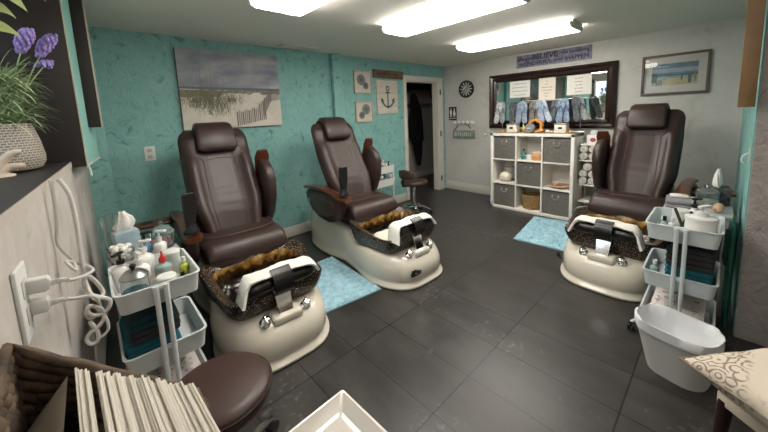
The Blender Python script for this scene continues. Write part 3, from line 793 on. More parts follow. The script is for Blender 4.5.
for x, skirt in ((-.038, 0), (.038, 1)):
    b.prism([(x+.014*math.cos(2*PI*k/14), .082+.014*math.sin(2*PI*k/14)) for k in range(14)], f, 0, .0015)
    if skirt: b.prism([(x-.012, .062), (x+.012, .062), (x+.032, -.03), (x-.032, -.03)], f, 0, .0015)
    else: b.prism([(x-.024, .06), (x+.024, .06), (x+.024, .0), (x-.024, .0)], f, 0, .0015)
    for s in (-1, 1): b.prism([(x+s*.009-.007, .01), (x+s*.009+.007, .01), (x+s*.009+.006, -.06), (x+s*.009-.006, -.06)], f, 0, .0014)
b.span((-.0085, .004, -.065), (-.0098, -.004, .095)) if False else None
b.text('RESTROOM', .027, lambda a, c, q: (-.0092-q, -a, c-.088), depth=.0005, bold=.0006)
b.build('white_figures', WHITE, t, smooth=0)
t = gthing('peg_row', 'row of white shell pegs on the grey wall above the small hanging sign', 'hooks', -.42, 1.285)
b = MB(); gbox(b, -.23, .23, -.012, .012, 0, .01, .003); b.build('peg_rail', M('pale_rail', '#bdb6ac', .6), t)
for k in range(5):
    b = MB(); y = .18-.09*k
    if k < 4: b.ball((-.03, y, 0), (.022, .036, .036), 2); b.ball((-.045, y, 0), (.01, .02, .03), 1)
    else: b.box((-.025, y, 0), (.03, .075, .06), .01)
    b.build('peg', M('shell_white', '#d9d5cd', .5), t)
t = gthing('hanging_sign', 'small grey green wooden sign hung on a cord below the shell pegs', 'sign', -.418, 1.07)
b = MB(); gbox(b, -.235, .235, -.075, .075, 0, .022, .008); b.build('board', M('grey_green_board', '#7f8a80', .8, var=(12, .25)), t)
b = MB(); b.tube([(-.012, .2, .07), (-.02, .1, .19), (-.03, .0, .215), (-.02, -.1, .17), (-.012, -.18, .07)], .008, 6); b.build('cord', M('brown_cord', '#5b4a3c', .9), t)
b = MB(); rr = random.Random(8)
for k in range(5): b.ball((-.024, .17+.02*math.cos(k*2*PI/5), 0+.028*math.sin(k*2*PI/5)), (.005, .014, .014), 1)
b.ball((-.024, -.17, .09), (.01, .03, .02), 1); b.build('starfish', M('pale_shell', '#c9c3b6', .7), t)
b = MB(); f = lambda a, c, q: (-.0225-q, -a, c)
for k in range(7):
    x = -.10+.042*k
    for q in range(3):
        a = (x+rr.uniform(-.014, .014), rr.uniform(-.045, -.01)); d = (x+rr.uniform(-.014, .014), rr.uniform(.01, .045))
        poly(b, [(a[0]-.005, a[1]), (a[0]+.005, a[1]), (d[0]+.005, d[1]), (d[0]-.005, d[1])], f, .0006+.0002*q)
b.build('painted_marks', M('pale_paint', '#b4bcb4', .8), t, smooth=0, fixn=False)
t = gthing('thermostat', 'tiny white knob on the grey wall left of the cube shelf', 'wall knob', -.847, 1.065)
b = MB(); b.lathe([(.03, 0), (.028, .012), (.015, .014), (.012, .03), (.006, .034)], seg=18, rot=RX); b.build('knob_cap', WHITE, t)
# slogan board
t = gthing('slogan_board', 'long purple grey board with the BELIEVE slogan above the mirror', 'sign', -1.905, 2.215)
b = MB(); gbox(b, -.51, .51, -.092, .092, 0, .02, .003); b.build('board', M('lilac_board', '#7c7a8c', .7, var=(16, .4)), t)
b = MB(); f = lambda x0, z0: (lambda a, c, q: (-.0208-q, -(a+x0), c+z0))
b.text('always', .085, f(-.385, .03), depth=.0008, shear=.3, bold=.002); b.text('BELIEVE', .105, f(-.09, .038), depth=.0008, bold=.003)
b.text('that something', .058, f(.31, .045), depth=.0008, bold=.001); b.text('WONDERFUL', .078, f(-.23, -.048), depth=.0008, bold=.002)
b.text('is about to', .056, f(.10, -.042), depth=.0008, shear=.2, bold=.001); b.text('HAPPEN', .078, f(.34, -.04), depth=.0008, bold=.002)
b.build('lettering', M('dark_violet_ink', '#34324a', .8), t, smooth=0)
# mirror
def mirror():
    y0, y1, z0, z1 = .94, 2.72, 1.19, 2.055
    cy, cz, w, h = (y0+y1)/2, (z0+z1)/2, y1-y0, z1-z0
    t = gthing('wall_mirror', 'wide mirror in a dark brown frame above the cube shelf', 'mirror', -cy, cz)
    prof = [(0, 0), (0, .03), (.03, .045), (.06, .03), (.09, .04), (.12, .025), (.125, .0)]   # inset, depth
    rings = []
    for ins, dp in prof:
        a, c = w/2-ins, h/2-ins
        rings.append([(-dp, a, -c), (-dp, -a, -c), (-dp, -a, c), (-dp, a, c)])
    b = MB(); b.loft(rings, (False, False)); b.build('frame', M('espresso_frame', '#2a1914', .25, coat=.5), t, smooth=25)
    b = MB(); b.span((-.004, w/2-.12, -h/2+.12), (-.012, -w/2+.12, h/2-.12)); b.build('mirror_glass', M('silvered_glass', '#d2dad8', .015, 1), t)
    return t
mirror()
def notice(y0, y1, z0, z1, lines, tint, label, seed, tilt=0):
    t = thing('paper_notice', label, 'notice', (XG-.0135, -(y0+y1)/2, (z0+z1)/2), group='paper notices taped to the mirror')
    w, h = y1-y0, z1-z0
    b = MB(); b.box((-.0006, 0, 0), (.0012, w, h)); b.build('sheet', M('notice_paper_'+tint.strip('#'), tint, .8), t)
    b = MB(); rr = random.Random(seed)
    for k, fr in enumerate(lines):
        z = h*.34-h*.68*k/max(1, len(lines)-1); n = max(2, int(9*fr)); x = -w*.42*fr
        for q in range(n):
            ww = w*.84*fr/n; b.span((-.0014, -x, z-.005), (-.0018, -(x+ww*rr.uniform(.6, .92)), z+.005)); x += ww
    b.build('printed_lines', M('print_grey', '#8a8580', .8), t, smooth=0)
notice(1.29, 1.61, 1.67, 1.925, [.8, .9, .9, .7], '#dddbd6', 'leftmost of the three white notices taped inside the mirror', 1)
notice(1.74, 1.975, 1.615, 1.93, [.1, .3, .8, .7, .4, .2], '#e3d8cb', 'cream portrait notice in the middle of the mirror', 2)
notice(2.125, 2.43, 1.655, 1.925, [.4, .4, .3, .4, .35], '#e2dfd9', 'rightmost white notice taped on the mirror near its right end', 3)
# framed beach picture
t = gthing('framed_beach_print', 'framed watercolour of a beach on the grey wall right of the mirror', 'picture', -3.256, 1.82)
w, h = .592, .468
b = MB(); q = .028
for a0, a1, c0, c1 in ((-w/2, w/2, -h/2, -h/2+q), (-w/2, w/2, h/2-q, h/2), (-w/2, -w/2+q, -h/2+q, h/2-q), (w/2-q, w/2, -h/2+q, h/2-q)): gbox(b, a0, a1, c0, c1, 0, .03, .003)
b.build('frame', M('grey_brown_frame', '#5b5048', .45), t)
b = MB(); f = lambda a, c, q: (-.012-q, -a, c)
poly(b, [(-w/2+q, -h/2+q), (w/2-q, -h/2+q), (w/2-q, h/2-q), (-w/2+q, h/2-q)], f, 0)
pw, ph = .2, .125
def band(mi, c0, c1, k, a0=-pw, a1=pw): b.mat(mi); poly(b, [(a0, c0), (a1, c0), (a1, c1), (a0, c1)], f, .0005*k)
band(1, .07, .125, 1); band(2, .02, .07, 1); band(1, .0, .02, 1); band(3, -.02, .0, 1); band(4, -.045, -.02, 1); band(5, -.125, -.045, 1)
band(2, .085, .1, 2, -pw, -.05); band(6, -.09, .02, 2, -pw, -.15); band(6, -.11, .0, 2, .12, .15); band(7, -.12, -.06, 2, -.16, -.1); band(7, -.1, .03, 3, .17, .185); band(6, -.07, .0, 3, .06, .075)
b.build('print', [M('mat_board', '#d2cfc6', .7), M('wc_blue', '#6f8ba0', .8, var=(9, .25)), M('wc_pale', '#a5b2b8', .8, var=(9, .15)), M('wc_sea', '#4d7a90', .8, var=(12, .2)), M('wc_green', '#92aaa0', .8), M('wc_sand', '#bdb492', .8, var=(9, .15)), M('wc_dark', '#5d6a70', .8), M('wc_grey', '#868c88', .8)], t, smooth=0, fixn=False)
b = MB(); b.box((-.018, 0, 0), (.002, w-2*q, h-2*q)); b.build('glazing', M('picture_glazing', '#ffffff', .02, trans=1, ior=1.3), t)
# hook on the teal partition
t = thing('wall_hook', 'white hook on the teal edge of the right partition', 'hook', (-1.95, -3.82, 1.14))
b = MB(); b.span((-.012, 0, -.05), (.012, .006, .05), .002); b.tube([(0, .006, .02), (0, .03, .0), (0, .035, -.03), (0, .02, -.05)], .006, 6); b.build('hook_body', WHITE, t)
# ------------------------------------------------------------------ cube shelf and what stands on it
SX0, SX1 = -.49, -.10; SY0, SY1 = -1.266, -2.412; SH = 1.145
t = thing('cube_shelf', 'white nine cube shelving unit below the mirror', 'shelf unit', ((SX0+SX1)/2, (SY0+SY1)/2, 0))
dx, dy = (SX1-SX0), abs(SY1-SY0); ot, it = .04, .018
MEL = M('white_melamine', '#e3dfd7', .4)
b = MB()
for s in (-1, 1): b.span((-dx/2, s*(dy/2-ot), 0), (dx/2, s*dy/2, SH), .002)
b.span((-dx/2, -dy/2, 0), (dx/2, dy/2, ot), .002); b.span((-dx/2, -dy/2, SH-ot), (dx/2, dy/2, SH), .002)
b.build('carcass', MEL, t)
cw = (dy-2*ot-2*it)/3; ch = (SH-2*ot-2*it)/3
for k in (1, 2):
    b = MB(); y = dy/2-ot-k*cw-(k-.5)*it; b.box((0, y, SH/2), (dx-.004, it, SH-2*ot)); b.build('upright', MEL, t)
    b = MB(); z = ot+k*ch+(k-.5)*it; b.box((.0, 0, z), (dx-.006, dy-2*ot, it)); b.build('shelf_board', MEL, t)
b = MB(); b.box((dx/2-.003, 0, SH/2), (.006, dy-.02, SH-.02)); b.build('back_panel', MEL, t)
def cell(col, row):     # col from the left of the photo, row from the top: centre y, floor z
    y = SY0-ot-cw*(col+.5)-it*col; z = SH-ot-ch*(row+1)-it*row
    return y, z
BINF = M('grey_bin_fabric', '#66625c', .9, bump=(90, .4, .004), var=(22, .15))
names = {(0, 0): 'grey fabric bin in the top left cube', (2, 0): 'grey fabric bin in the top right cube', (1, 1): 'grey fabric bin in the centre cube', (0, 2): 'grey fabric bin in the bottom left cube', (2, 2): 'grey fabric bin in the bottom right cube'}
for (c, r), lab in names.items():
    y, z = cell(c, r)
    t = thing('fabric_bin', lab+' of the white shelf', 'storage bin', (SX0+.02, y, z), 0, 'grey fabric bins in the cube shelf')
    w, h, d = cw-.014, ch-.02, .34
    rings = []
    for zz, k in ((0, 1), (h, 1), (h, .985), (.01, .985)): rings.append([(d/2+p*k, q*k, zz) for p, q in rrect(d, w, .012, 2)])
    b = MB(); b.loft(rings, (True, True)); 
    b.build('bin_body', BINF, t)
    b = MB(); b.tube(arc((-.008, 0, h-.065), .042, PI, 2*PI, 10, 'yz'), .005, 6); b.tube([(-.008, -.042, h-.065), (-.008, -.03, h-.05)], .005, 6); b.tube([(-.008, .042, h-.065), (-.008, .03, h-.05)], .005, 6)
    for s in (-1, 1): b.lathe([(.014, 0), (.014, .004)], (-.002, s*.036, h-.058), 10, rot=Matrix.Rotation(-PI/2, 3, 'Y'))
    b.build('ring_handle', M('pewter', '#bdb8ae', .35, .7), t)
WICK = M('natural_wicker', '#9a7a4e', .8, var=(30, .3))
def wicker_tub(t, r0, r1, h, n=9, handles=True):
    b = MB()
    for k in range(n):
        z = h*(k+.5)/n; r = r0+(r1-r0)*k/(n-1); pts = []
        for i in range(28):
            a = 2*PI*i/28; q = .006*math.sin(14*a+PI*(k % 2)); pts.append(((r+q)*math.cos(a), (r+q)*math.sin(a), z))
        b.tube(pts, h/n*.42, 6, closed=True)
    for i in range(14):
        a = 2*PI*i/14; b.cyl((r0*math.cos(a), r0*math.sin(a), 0), (r1*math.cos(a), r1*math.sin(a), h), .005, seg=6)
    b.lathe([(0, .004), (r0, .004)], seg=20)
    b.build('woven_body', WICK, t)
    if handles:
        for a0 in (PI/2, -PI/2):
            c = Vector((r1*math.cos(a0), r1*math.sin(a0), h)); d = Vector((-math.sin(a0), math.cos(a0), 0))
            b = MB(); b.tube([c+d*.05*math.cos(q)+Vector((0, 0, .06*math.sin(q))) for q in [PI*k/10 for k in range(11)]], .008, 6); b.build('handle', WICK, t)
y, z = cell(1, 2)
t = thing('wicker_basket', 'round natural wicker basket in the bottom centre cube', 'basket', (SX0+.16, y, z)); wicker_tub(t, .115, .135, .21)
y, z = cell(1, 0)
t = thing('candle_jar', 'orange candle in the top centre cube', 'candle', (SX0+.13, y-.07, z))
b = MB(); b.lathe([(.06, 0), (.068, .02), (.068, .1), (.06, .105), (.058, .09), (0, .09)], seg=20, cap=(True, False)); b.build('jar', M('orange_wax', '#c98a4e', .4), t)
b = MB(); b.lathe([(.068, .06), (.07, .105), (.03, .125), (0, .128)], seg=20); b.build('lid', M('tan_lid', '#c6a888', .5), t)
t = thing('soap_bottle', 'small teal bottle in the top centre cube', 'bottle', (SX0+.12, y+.115, z))
b = MB(); b.lathe([(.03, 0), (.032, .01), (.032, .08), (.012, .105), (.012, .13)], seg=14); b.build('flask', M('teal_glass', '#2e6e6a', .2), t); b = MB(); b.cyl((0, 0, .13), (0, 0, .15), .014, seg=12); b.build('cap', BLACK, t)
t = thing('ceramic_cup', 'small white cup beside the teal bottle in the top centre cube', 'cup', (SX0+.1, y+.03, z))
b = MB(); b.lathe([(.03, 0), (.042, .03), (.045, .07), (.041, .07), (.036, .02), (0, .012)], seg=18, cap=(True, False)); b.build('bowl', WHITE, t); b = MB(); b.tube(arc((0, .05, .04), .022, -PI/2, PI/2, 8, 'yz'), .005, 6); b.build('handle', WHITE, t)
y, z = cell(0, 1)
t = thing('ceramic_pumpkin', 'white ceramic pumpkin in the middle left cube', 'ornament', (SX0+.13, y+.03, z))
b = MB(); rings = []
for k in range(11):
    a = -PI/2+PI*k/10; rings.append([((.085*math.cos(a)+.006)*(1+.06*math.cos(8*q))*math.cos(q), (.085*math.cos(a)+.006)*(1+.06*math.cos(8*q))*math.sin(q), .075+.075*math.sin(a)) for q in [2*PI*i/32 for i in range(32)]])
b.loft(rings); b.build('body', M('cream_ceramic', '#d9d1c0', .35), t, smooth=70)
b = MB(); b.tube([(0, 0, .14), (.0, .01, .17), (.0, .03, .19)], [.014, .01, .008], 8); b.build('stem', M('tan_stem', '#a58a64', .7), t)
t = thing('glass_tumbler', 'clear glass beside the white pumpkin in the middle left cube', 'glass', (SX0+.2, y-.11, z))
b = MB(); b.lathe([(.03, 0), (.036, .12), (.033, .12), (.027, .008), (0, .008)], seg=18, cap=(True, False)); b.build('tumbler_wall', GLASS, t)
t = thing('glass_vase', 'tall clear bottle vase at the back of the middle left cube', 'vase', (SX0+.27, y-.03, z))
b = MB(); b.lathe([(.04, 0), (.045, .08), (.02, .15), (.018, .22), (.015, .22), (.017, .15), (.04, .08), (.035, .01), (0, .01)], seg=18, cap=(True, False)); b.build('vase_wall', GLASS, t)
y, z = cell(2, 1)
SHELLM = M('shell_tan', '#c2a183', .6, var=(25, .3)); SHELLW = M('shell_cream', '#d8cbb7', .55, var=(25, .2))
def seashell(name, loc, sc, label, mt, rz=0, group=None):
    t = thing(name, label, 'seashell', loc, rz, group)
    b = MB(); path, rad = [], []
    for k in range(30):
        q = k/29; a = q*5*PI; rr = sc*.55*q**1.3; path.append((sc*1.0*(1-q)-sc*.3, rr*math.cos(a)*.5, rr*math.sin(a)*.5)); rad.append(sc*(.05+.42*q**1.4))
    b.tube(path, rad, 10); zz = min(v.co.z for v in b.bm.verts); b.xform(Matrix.Translation((0, 0, -zz))); b.build('whorl', mt, t)
    b = MB(); b.ball((-sc*.35, sc*.1, -zz-sc*.1), (sc*.25, sc*.16, sc*.3), 1); b.build('lip', SHELLW, t)
t = thing('woven_tray', 'shallow tan dish in the middle right cube', 'dish', (SX0+.16, y+.0, z))
b = MB(); b.lathe([(.09, 0), (.14, .03), (.145, .032), (.135, .03), (.088, .008), (0, .008)], seg=28, cap=(True, False)); b.build('dish_body', SHELLM, t)
b = MB(); b.lathe([(.138, .03), (.146, .036), (.138, .04), (.134, .034)], seg=28, cap=(False, False)); b.build('rim', SHELLW, t)
seashell('conch_shell', (SX0+.14, y+.05, z+.018), .06, 'tan conch lying on the dish in the middle right cube', SHELLM, .6)
# runner and clutter on the top
t = thing('burlap_runner', 'tan runner lying along the top of the white cube shelf', 'table runner', ((SX0+SX1)/2, (SY0+SY1)/2, SH))
b = MB(); b.box((0, 0, .002), (dx-.02, dy-.01, .004), .001); b.build('runner_cloth', M('burlap', '#a98f6c', .95, bump=(200, .4, .002)), t)
b = MB()
for s in (-1, 1): b.box((0, s*(dy/2-.02), .0045), (dx-.02, .018, .0015))
b.build('hem', M('burlap_hem', '#8f7654', .95), t)
TZ = SH+.005
def tin(y, label):
    t = thing('storage_tin', label, 'tin', (-.36, y, TZ), 0, 'white tins on the cube shelf')
    b = MB(); b.box((0, 0, .058), (.12, .15, .115), .014, 3); b.build('tin_body', M('cream_tin', '#d4cec2', .4), t)
    b = MB(); b.box((0, 0, .12), (.125, .155, .02), .008); b.build('tin_lid', M('silver_lid', '#9a9690', .35, .6), t)
    b = MB(); b.box((-.061, 0, .07), (.003, .05, .028), .001); b.build('label_plate', BLACK, t)
    b = MB(); b.ball((0, 0, .145), (.02, .025, .018), 1); b.build('knob', M('copper_knob', '#a06a4a', .4, .5), t)
tin(-1.555, 'white tin with a dark label nearer the left end of the shelf top'); tin(-2.215, 'white tin with a dark label near the right end of the shelf top')
t = thing('tape_roll', 'orange ring with a grey disc standing on the middle of the shelf top', 'tape roll', (-.38, -1.86, TZ))
RXp = Matrix.Rotation(PI/2, 3, 'Y')
b = MB(); b.lathe([(.07, -.035), (.095, -.035), (.1, 0), (.095, .035), (.07, .035), (.07, -.035)], (0, -.03, .1), 26, rot=RXp, cap=(False, False)); b.build('orange_ring', M('orange_plastic', '#d08a3e', .35), t)
b = MB(); b.lathe([(0, -.03), (.06, -.03), (.066, -.02), (.066, .02), (0, .02)], (-.05, .03, .067), 22, rot=RXp); b.build('grey_disc', M('grey_disc', '#77797b', .4), t)
b = MB(); b.box((-.085, .03, .07), (.006, .06, .014), .002); b.build('disc_label', M('pale_disc', '#b5b7b8', .4), t)
t = thing('starfish', 'pale yellow starfish leaning beside the orange ring on the shelf top', 'starfish', (-.42, -1.745, TZ))
def star(b, c, r, th, rot, n=5):
    for k in range(n):
        a = 2*PI*k/n+.3; p = Vector((math.cos(a), math.sin(a), 0)); pts = [Vector(c)+rot @ (p*r*q) for q in (0, .35, .7, 1)]
        b.tube(pts, [r*.28, r*.2, r*.12, r*.04], 8, flat=.8)
b = MB(); star(b, (0, 0, .062), .07, 0, Matrix.Rotation(PI/2-.2, 3, 'Y') @ Matrix.Rotation(0.2, 3, 'Z')); b.build('arms', M('yellow_star', '#d8bd6a', .8), t)
rr = random.Random(2)
for k, (y, x, s, lab) in enumerate(((-1.42, -.43, .045, 'tan shell lying at the left end of the shelf top'), (-1.63, -.45, .05, 'shell between the left tin and the starfish on the shelf top'), (-1.98, -.43, .055, 'shell right of the orange ring on the shelf top'), (-2.07, -.45, .045, 'shell lying just left of the right tin on the shelf top'), (-2.34, -.43, .04, 'small shell at the right end of the shelf top'))):
    seashell('seashell', (x, y, TZ), s, lab, SHELLW if k % 2 else M('shell_orange', '#c98f5e', .6, var=(25, .3)), rr.uniform(0, 3), 'shells on the cube shelf')
# flip flop rack
t = thing('wire_display_rack', 'wire rack for the flip flops standing on the cube shelf', 'display rack', (-.24, -1.87, TZ))
b = MB(); b.tube([(0, .58, .01), (0, -.58, .01)], .008, 8); 
for y in (.55, .28, 0, -.28, -.55): b.box((0, y, .004), (.1, .02, .008), .002)
b.build('foot_bar', STEEL, t)
for y in (.54, .30, -.04, -.30, -.53):
    b = MB(); b.tube([(0, y, .008), (0, y, .45)], .005, 8); b.build('upright_rod', STEEL, t)
b = MB(); b.tube([(0, .6, .45), (0, -.6, .45)], .006, 8); b.build('hanging_bar', STEEL, t)
FOOT = [(a*1.15, c*1.2) for a, c in [(0, .135), (.03, .13), (.045, .1), (.047, .06), (.038, .01), (.034, -.05), (.036, -.1), (.024, -.13), (0, -.137)]]
FOOT = FOOT+[(-a*.9, c) for a, c in reversed(FOOT[1:-1])]
def flipflops(y, z, cols, tilt, label, x=-.27, turn=0):
    t = thing('flip_flops', label, 'flip flops', (x, y, z), turn, 'flip flops hanging on the wire rack')
    for k, s in enumerate((-1, 1)):
        off = Vector((-.0-.028*k, s*.028, -.012*k)); rm = Matrix.Rotation(tilt+s*.12, 3, 'X')
        f = lambda a, c, q, off=off, rm=rm: off+rm @ Vector((-q, -a, c))
        b = MB(); b.prism(FOOT, f, -.008, .008, .003); so = b.build('sole', M('sole_'+cols[k].strip('#'), cols[k], .8, var=(45, .45)), t)
        b = MB()
        for e in (-1, 1): b.tube([f(0, .075, .008), f(e*.022, .055, .026), f(e*.04, .0, .022), f(e*.036, -.02, .004)], .0055, 6)
        b.build('strap', M('strap_'+cols[2].strip('#'), cols[2], .5), so)
flipflops(-1.31, 1.45, ('#85898c', '#a3a6a7', '#55595d'), .1, 'grey patterned flip flops at the left end of the wire rack')
flipflops(-1.50, 1.43, ('#54585c', '#4a4e52', '#6e6a62'), -.1, 'dark grey flip flops second from the left on the wire rack', x=-.2)
flipflops(-1.66, 1.44, ('#8490a0', '#768292', '#5d7594'), .05, 'pale blue flip flops left of the orange ring on the wire rack', x=-.3)
flipflops(-1.80, 1.44, ('#85817b', '#6f6c68', '#4c4a48'), -.05, 'mottled brown grey flip flops behind the orange ring on the wire rack', x=-.2)
flipflops(-1.955, 1.45, ('#a3aebd', '#8793a4', '#64809f'), -.28, 'white and blue flip flops tilted in the middle of the wire rack', x=-.3)
flipflops(-2.09, 1.45, ('#4f5459', '#595e63', '#383b3e'), .1, 'charcoal flip flops right of the tilted white pair on the wire rack', x=-.2)
flipflops(-2.205, 1.45, ('#8090a3', '#75869a', '#42618f'), 0, 'blue and white flip flops above the right tin on the wire rack', x=-.29)
flipflops(-2.39, 1.47, ('#85898d', '#53575c', '#3a3d41'), -.2, 'dark grey flip flops at the right end of the wire rack')
# narrow towel shelf behind the chair
t = thing('towel_shelf', 'narrow white shelf of rolled towels between the cube shelf and the chair', 'shelf', (-.16, -2.61, 0))
for z in (.25, .475, .795, 1.0):
    b = MB(); b.box((0, 0, z), (.34, .36, .018), .002); b.build('shelf_board', MEL, t)
for s in (-1, 1):
    b = MB(); b.box((.0, s*.185, .5), (.34, .012, 1.0), .002) if s < 0 else b.box((.15, s*.185, .5), (.03, .012, 1.0), .002); b.build('side_post', MEL, t)
TW2 = M('printed_white_towel', '#c9c4bc', .95, bump=(120, .7, .006), var=(35, .25))
k = 0
for z, rows in ((.485, 3), (.805, 3)):
    for r in range(3 if z < .6 else 2):
        for c in range(3 if r < 2 else 2):
            tt = thing('rolled_towel', ['rolled white towel on the lower tier of the narrow shelf', 'rolled white towel on the upper tier of the narrow shelf'][z > .6], 'towel', (-.2, -2.475-.105*c-(.05 if r == 2 else 0), z+.09*r), 0, ['rolled towels on the lower tier', 'rolled towels on the upper tier'][z > .6])
            b = MB(); sp = []
            b.lathe([(.0, -.13), (.03, -.135), (.046, -.13), (.049, -.1), (.049, .1), (.046, .13), (.03, .135), (0, .13)], (0, 0, .048), 16, rot=RXp); b.build('roll', TW2, tt)
            b = MB(); b.tube([Vector((-.137, (.006+.0055*q)*math.cos(q*.9), .048+(.006+.0055*q)*math.sin(q*.9))) for q in [k_*.4 for k_ in range(18)]], .003, 5); b.build('rolled_edge', TOWELW, tt)
t = thing('label_box', 'white box with a red picture on top of the narrow towel shelf', 'box', (-.2, -2.56, 1.01))
b = MB(); b.box((0, 0, .055), (.14, .14, .11), .004); b.build('carton', WHITE, t)
b = MB(); b.ball((-.071, 0, .05), (.002, .035, .028), 2); b.build('red_picture', M('red_print', '#9a4a48', .6), t)
b = MB(); b.lathe([(.05, .11), (.05, .15), (.035, .17), (0, .17)], seg=16); b.build('clear_lid', M('frosted_lid', '#b9bcbb', .4), t)
# purple slippers by the shelf
t = thing('purple_slipper', 'purple slipper on the floor at the left foot of the cube shelf', 'slipper', (-.12, -1.16, 0), .8)
b = MB(); b.prism([(a*1.05, c*1.05) for a, c in FOOT], lambda a, c, q: (a, c, q), 0, .02, .004); b.build('sole', M('purple_foam', '#7a6a9a', .8), t)
b = MB(); rings = [[(r_*math.cos(a)*1.0, .055+yy, .02+r_*1.1*math.sin(a)) for a in [PI*k/10 for k in range(11)]] for yy, r_ in ((-.04, .046), (0, .047), (.04, .04), (.07, .02))]
b.loft(rings, closed=False); bmesh.ops.solidify(b.bm, geom=b.bm.faces[:], thickness=.006); b.build('upper', M('purple_plush', '#8474a6', .95), t)
# bath mats
def mat(corners, label):
    t = thing('bath_mat', label, 'mat', tuple(sum(c[i] for c in corners)/4 for i in (0, 1))+(0,), 0, 'pale blue bath mats')
    P = [Vector((*c, 0))-Vector(t.location) for c in corners]; b = MB(); NU, NV = 60, 46
    rr = random.Random(4); rows = []
    for j in range(NV+1):
        row = []
        for i in range(NU+1):
            u, v = i/NU, j/NV; q = (P[0]*(1-u)+P[1]*u)*(1-v)+(P[3]*(1-u)+P[2]*u)*v
            edge = min(u*NU, (1-u)*NU, v*NV, (1-v)*NV)
            q = q+Vector((rr.gauss(0, .002), rr.gauss(0, .002), 0)); q.z = 0 if edge < .5 else .016+.010*(j % 2)+rr.uniform(-.004, .006)
            row.append(q)
        rows.append(row)
    b.loft(rows, closed=False)
    b.build('chenille_pile', M('pale_blue_chenille', '#9cc3d1', .95, bump=(90, .9, .01), var=(26, .22)), t, smooth=80)
    b = MB(); b.tube([p+Vector((0, 0, .009)) for p in P], .009, 6, closed=True); b.build('bound_edge', M('pale_blue_binding', '#93b6c0', .95), t)
mat([(-3.77, -.92), (-3.225, -.92), (-3.295, -1.77), (-3.80, -1.70)], 'pale blue bath mat on the floor between the two back chairs')
mat([(-1.52, -2.12), (-.62, -1.99), (-.55, -2.5), (-1.50, -2.66)], 'pale blue bath mat in front of the cube shelf beside the right chair')
# ------------------------------------------------------------------ rolling carts
def ring_at(w, d, r, z, n=4): return [(x, y, z) for x, y in rrect(w, d, r, n)]
def tray(b, w, d, z0, z1, fl=.012, th=.005):
    b.loft([ring_at(w-2*fl, d-2*fl, .03, z0), ring_at(w, d, .035, z1-.008), ring_at(w+.012, d+.012, .04, z1-.006), ring_at(w+.012, d+.012, .04, z1), ring_at(w-2*th, d-2*th, .033, z1), ring_at(w-2*fl-2*th, d-2*fl-2*th, .028, z0+th)])
def cart(label, loc, rz, mt):
    t = thing('rolling_cart', label, 'utility cart', loc, rz, 'three tier rolling carts')
    w, d = .335, .43
    for z0, z1 in ((.655, .755), (.345, .445), (.075, .17)):
        b = MB(); tray(b, w, d, z0, z1); b.build('tier_tray', mt, t)
    for s in (-1, 1):
        y = s*(d/2+.012)
        b = MB()
        for x in (-.02, .02): b.tube([(x, y, .05), (x, y, .752)], .0115, 10)
        b.build('twin_post', mt, t)
        fw = .205 if s < 0 else .15
        b = MB(); b.tube([(-fw, y, .062), (-fw+.02, y, .085), (-.06, y, .058), (.06, y, .058), (fw-.02, y, .085), (fw, y, .062)], .011, 8); b.build('foot_bar', mt, t)
        for z in (.74, .43, .155):
            b = MB(); b.box((0, y-s*.004, z), (.07, .012, .02), .003); b.build('clamp', mt, t)
        for x in (-fw, fw):
            b = MB(); b.cyl((x, y, .05), (x, y, .066), .012, seg=10); b.box((x, y, .045), (.012, .03, .02), .003); cs = b.build('caster', BLACK, t)
            for q in (-.013, .013):
                b = MB(); b.cyl((x+q-.006, y+.01, .026), (x+q+.006, y+.01, .026), .026, seg=18); b.build('wheel', BLACK, cs)
    return t
LC = (-4.81, -1.72, 0); RC = (-2.255, -3.565, 0); RCZ = -PI/2
cart('white three tier cart at the left wall beside the chair under the canvas', LC, 0, CARTW)
cart('bluish white three tier cart by the teal partition on the right', RC, RCZ, M('blue_white_steel', '#c3cccd', .35))
def bottle(name, label, cat, loc, r, h, body, capm, kind='cap', group=None, rz=0, liquid=None, lab=None, sq=1):
    t = thing(name, label, cat, loc, rz, group)
    b = MB()
    if kind == 'jar': prof = [(r*.96, 0), (r, .006), (r, h*.94), (r*.97, h)]
    else: prof = [(r*.9, 0), (r, .008), (r, h*.72), (r*.85, h*.82), (r*.38, h*.9), (r*.36, h)]
    b.lathe(prof, seg=20, sy=sq); b.build('body', body, t)
    if kind == 'pump':
        b = MB(); b.cyl((0, 0, h), (0, 0, h+.02), r*.42, seg=14); b.cyl((0, 0, h+.02), (0, 0, h+.05), .006, seg=8)
        b.box((-.014, 0, h+.055), (.058, .02, .013), .004); b.build('pump_head', capm, t)
    elif kind == 'nozzle':
        b = MB(); b.lathe([(r*.42, h-.004), (r*.4, h+.016), (r*.16, h+.03), (r*.1, h+.055)], seg=14); b.build('nozzle', capm, t)
    elif kind == 'jar':
        b = MB(); b.lathe([(r*1.04, h-.004), (r*1.04, h+.014), (r*.9, h+.02), (0, h+.021)], seg=20); b.build('lid', capm, t)
    else:
        b = MB(); b.cyl((0, 0, h), (0, 0, h+.028), r*.46, seg=14); b.build('cap', capm, t)
    if lab:
        b = MB(); b.lathe([(r*1.012, h*.2), (r*1.012, h*.55)], seg=20, cap=(False, False), sy=sq); b.build('wrap_label', lab, t)
    return t
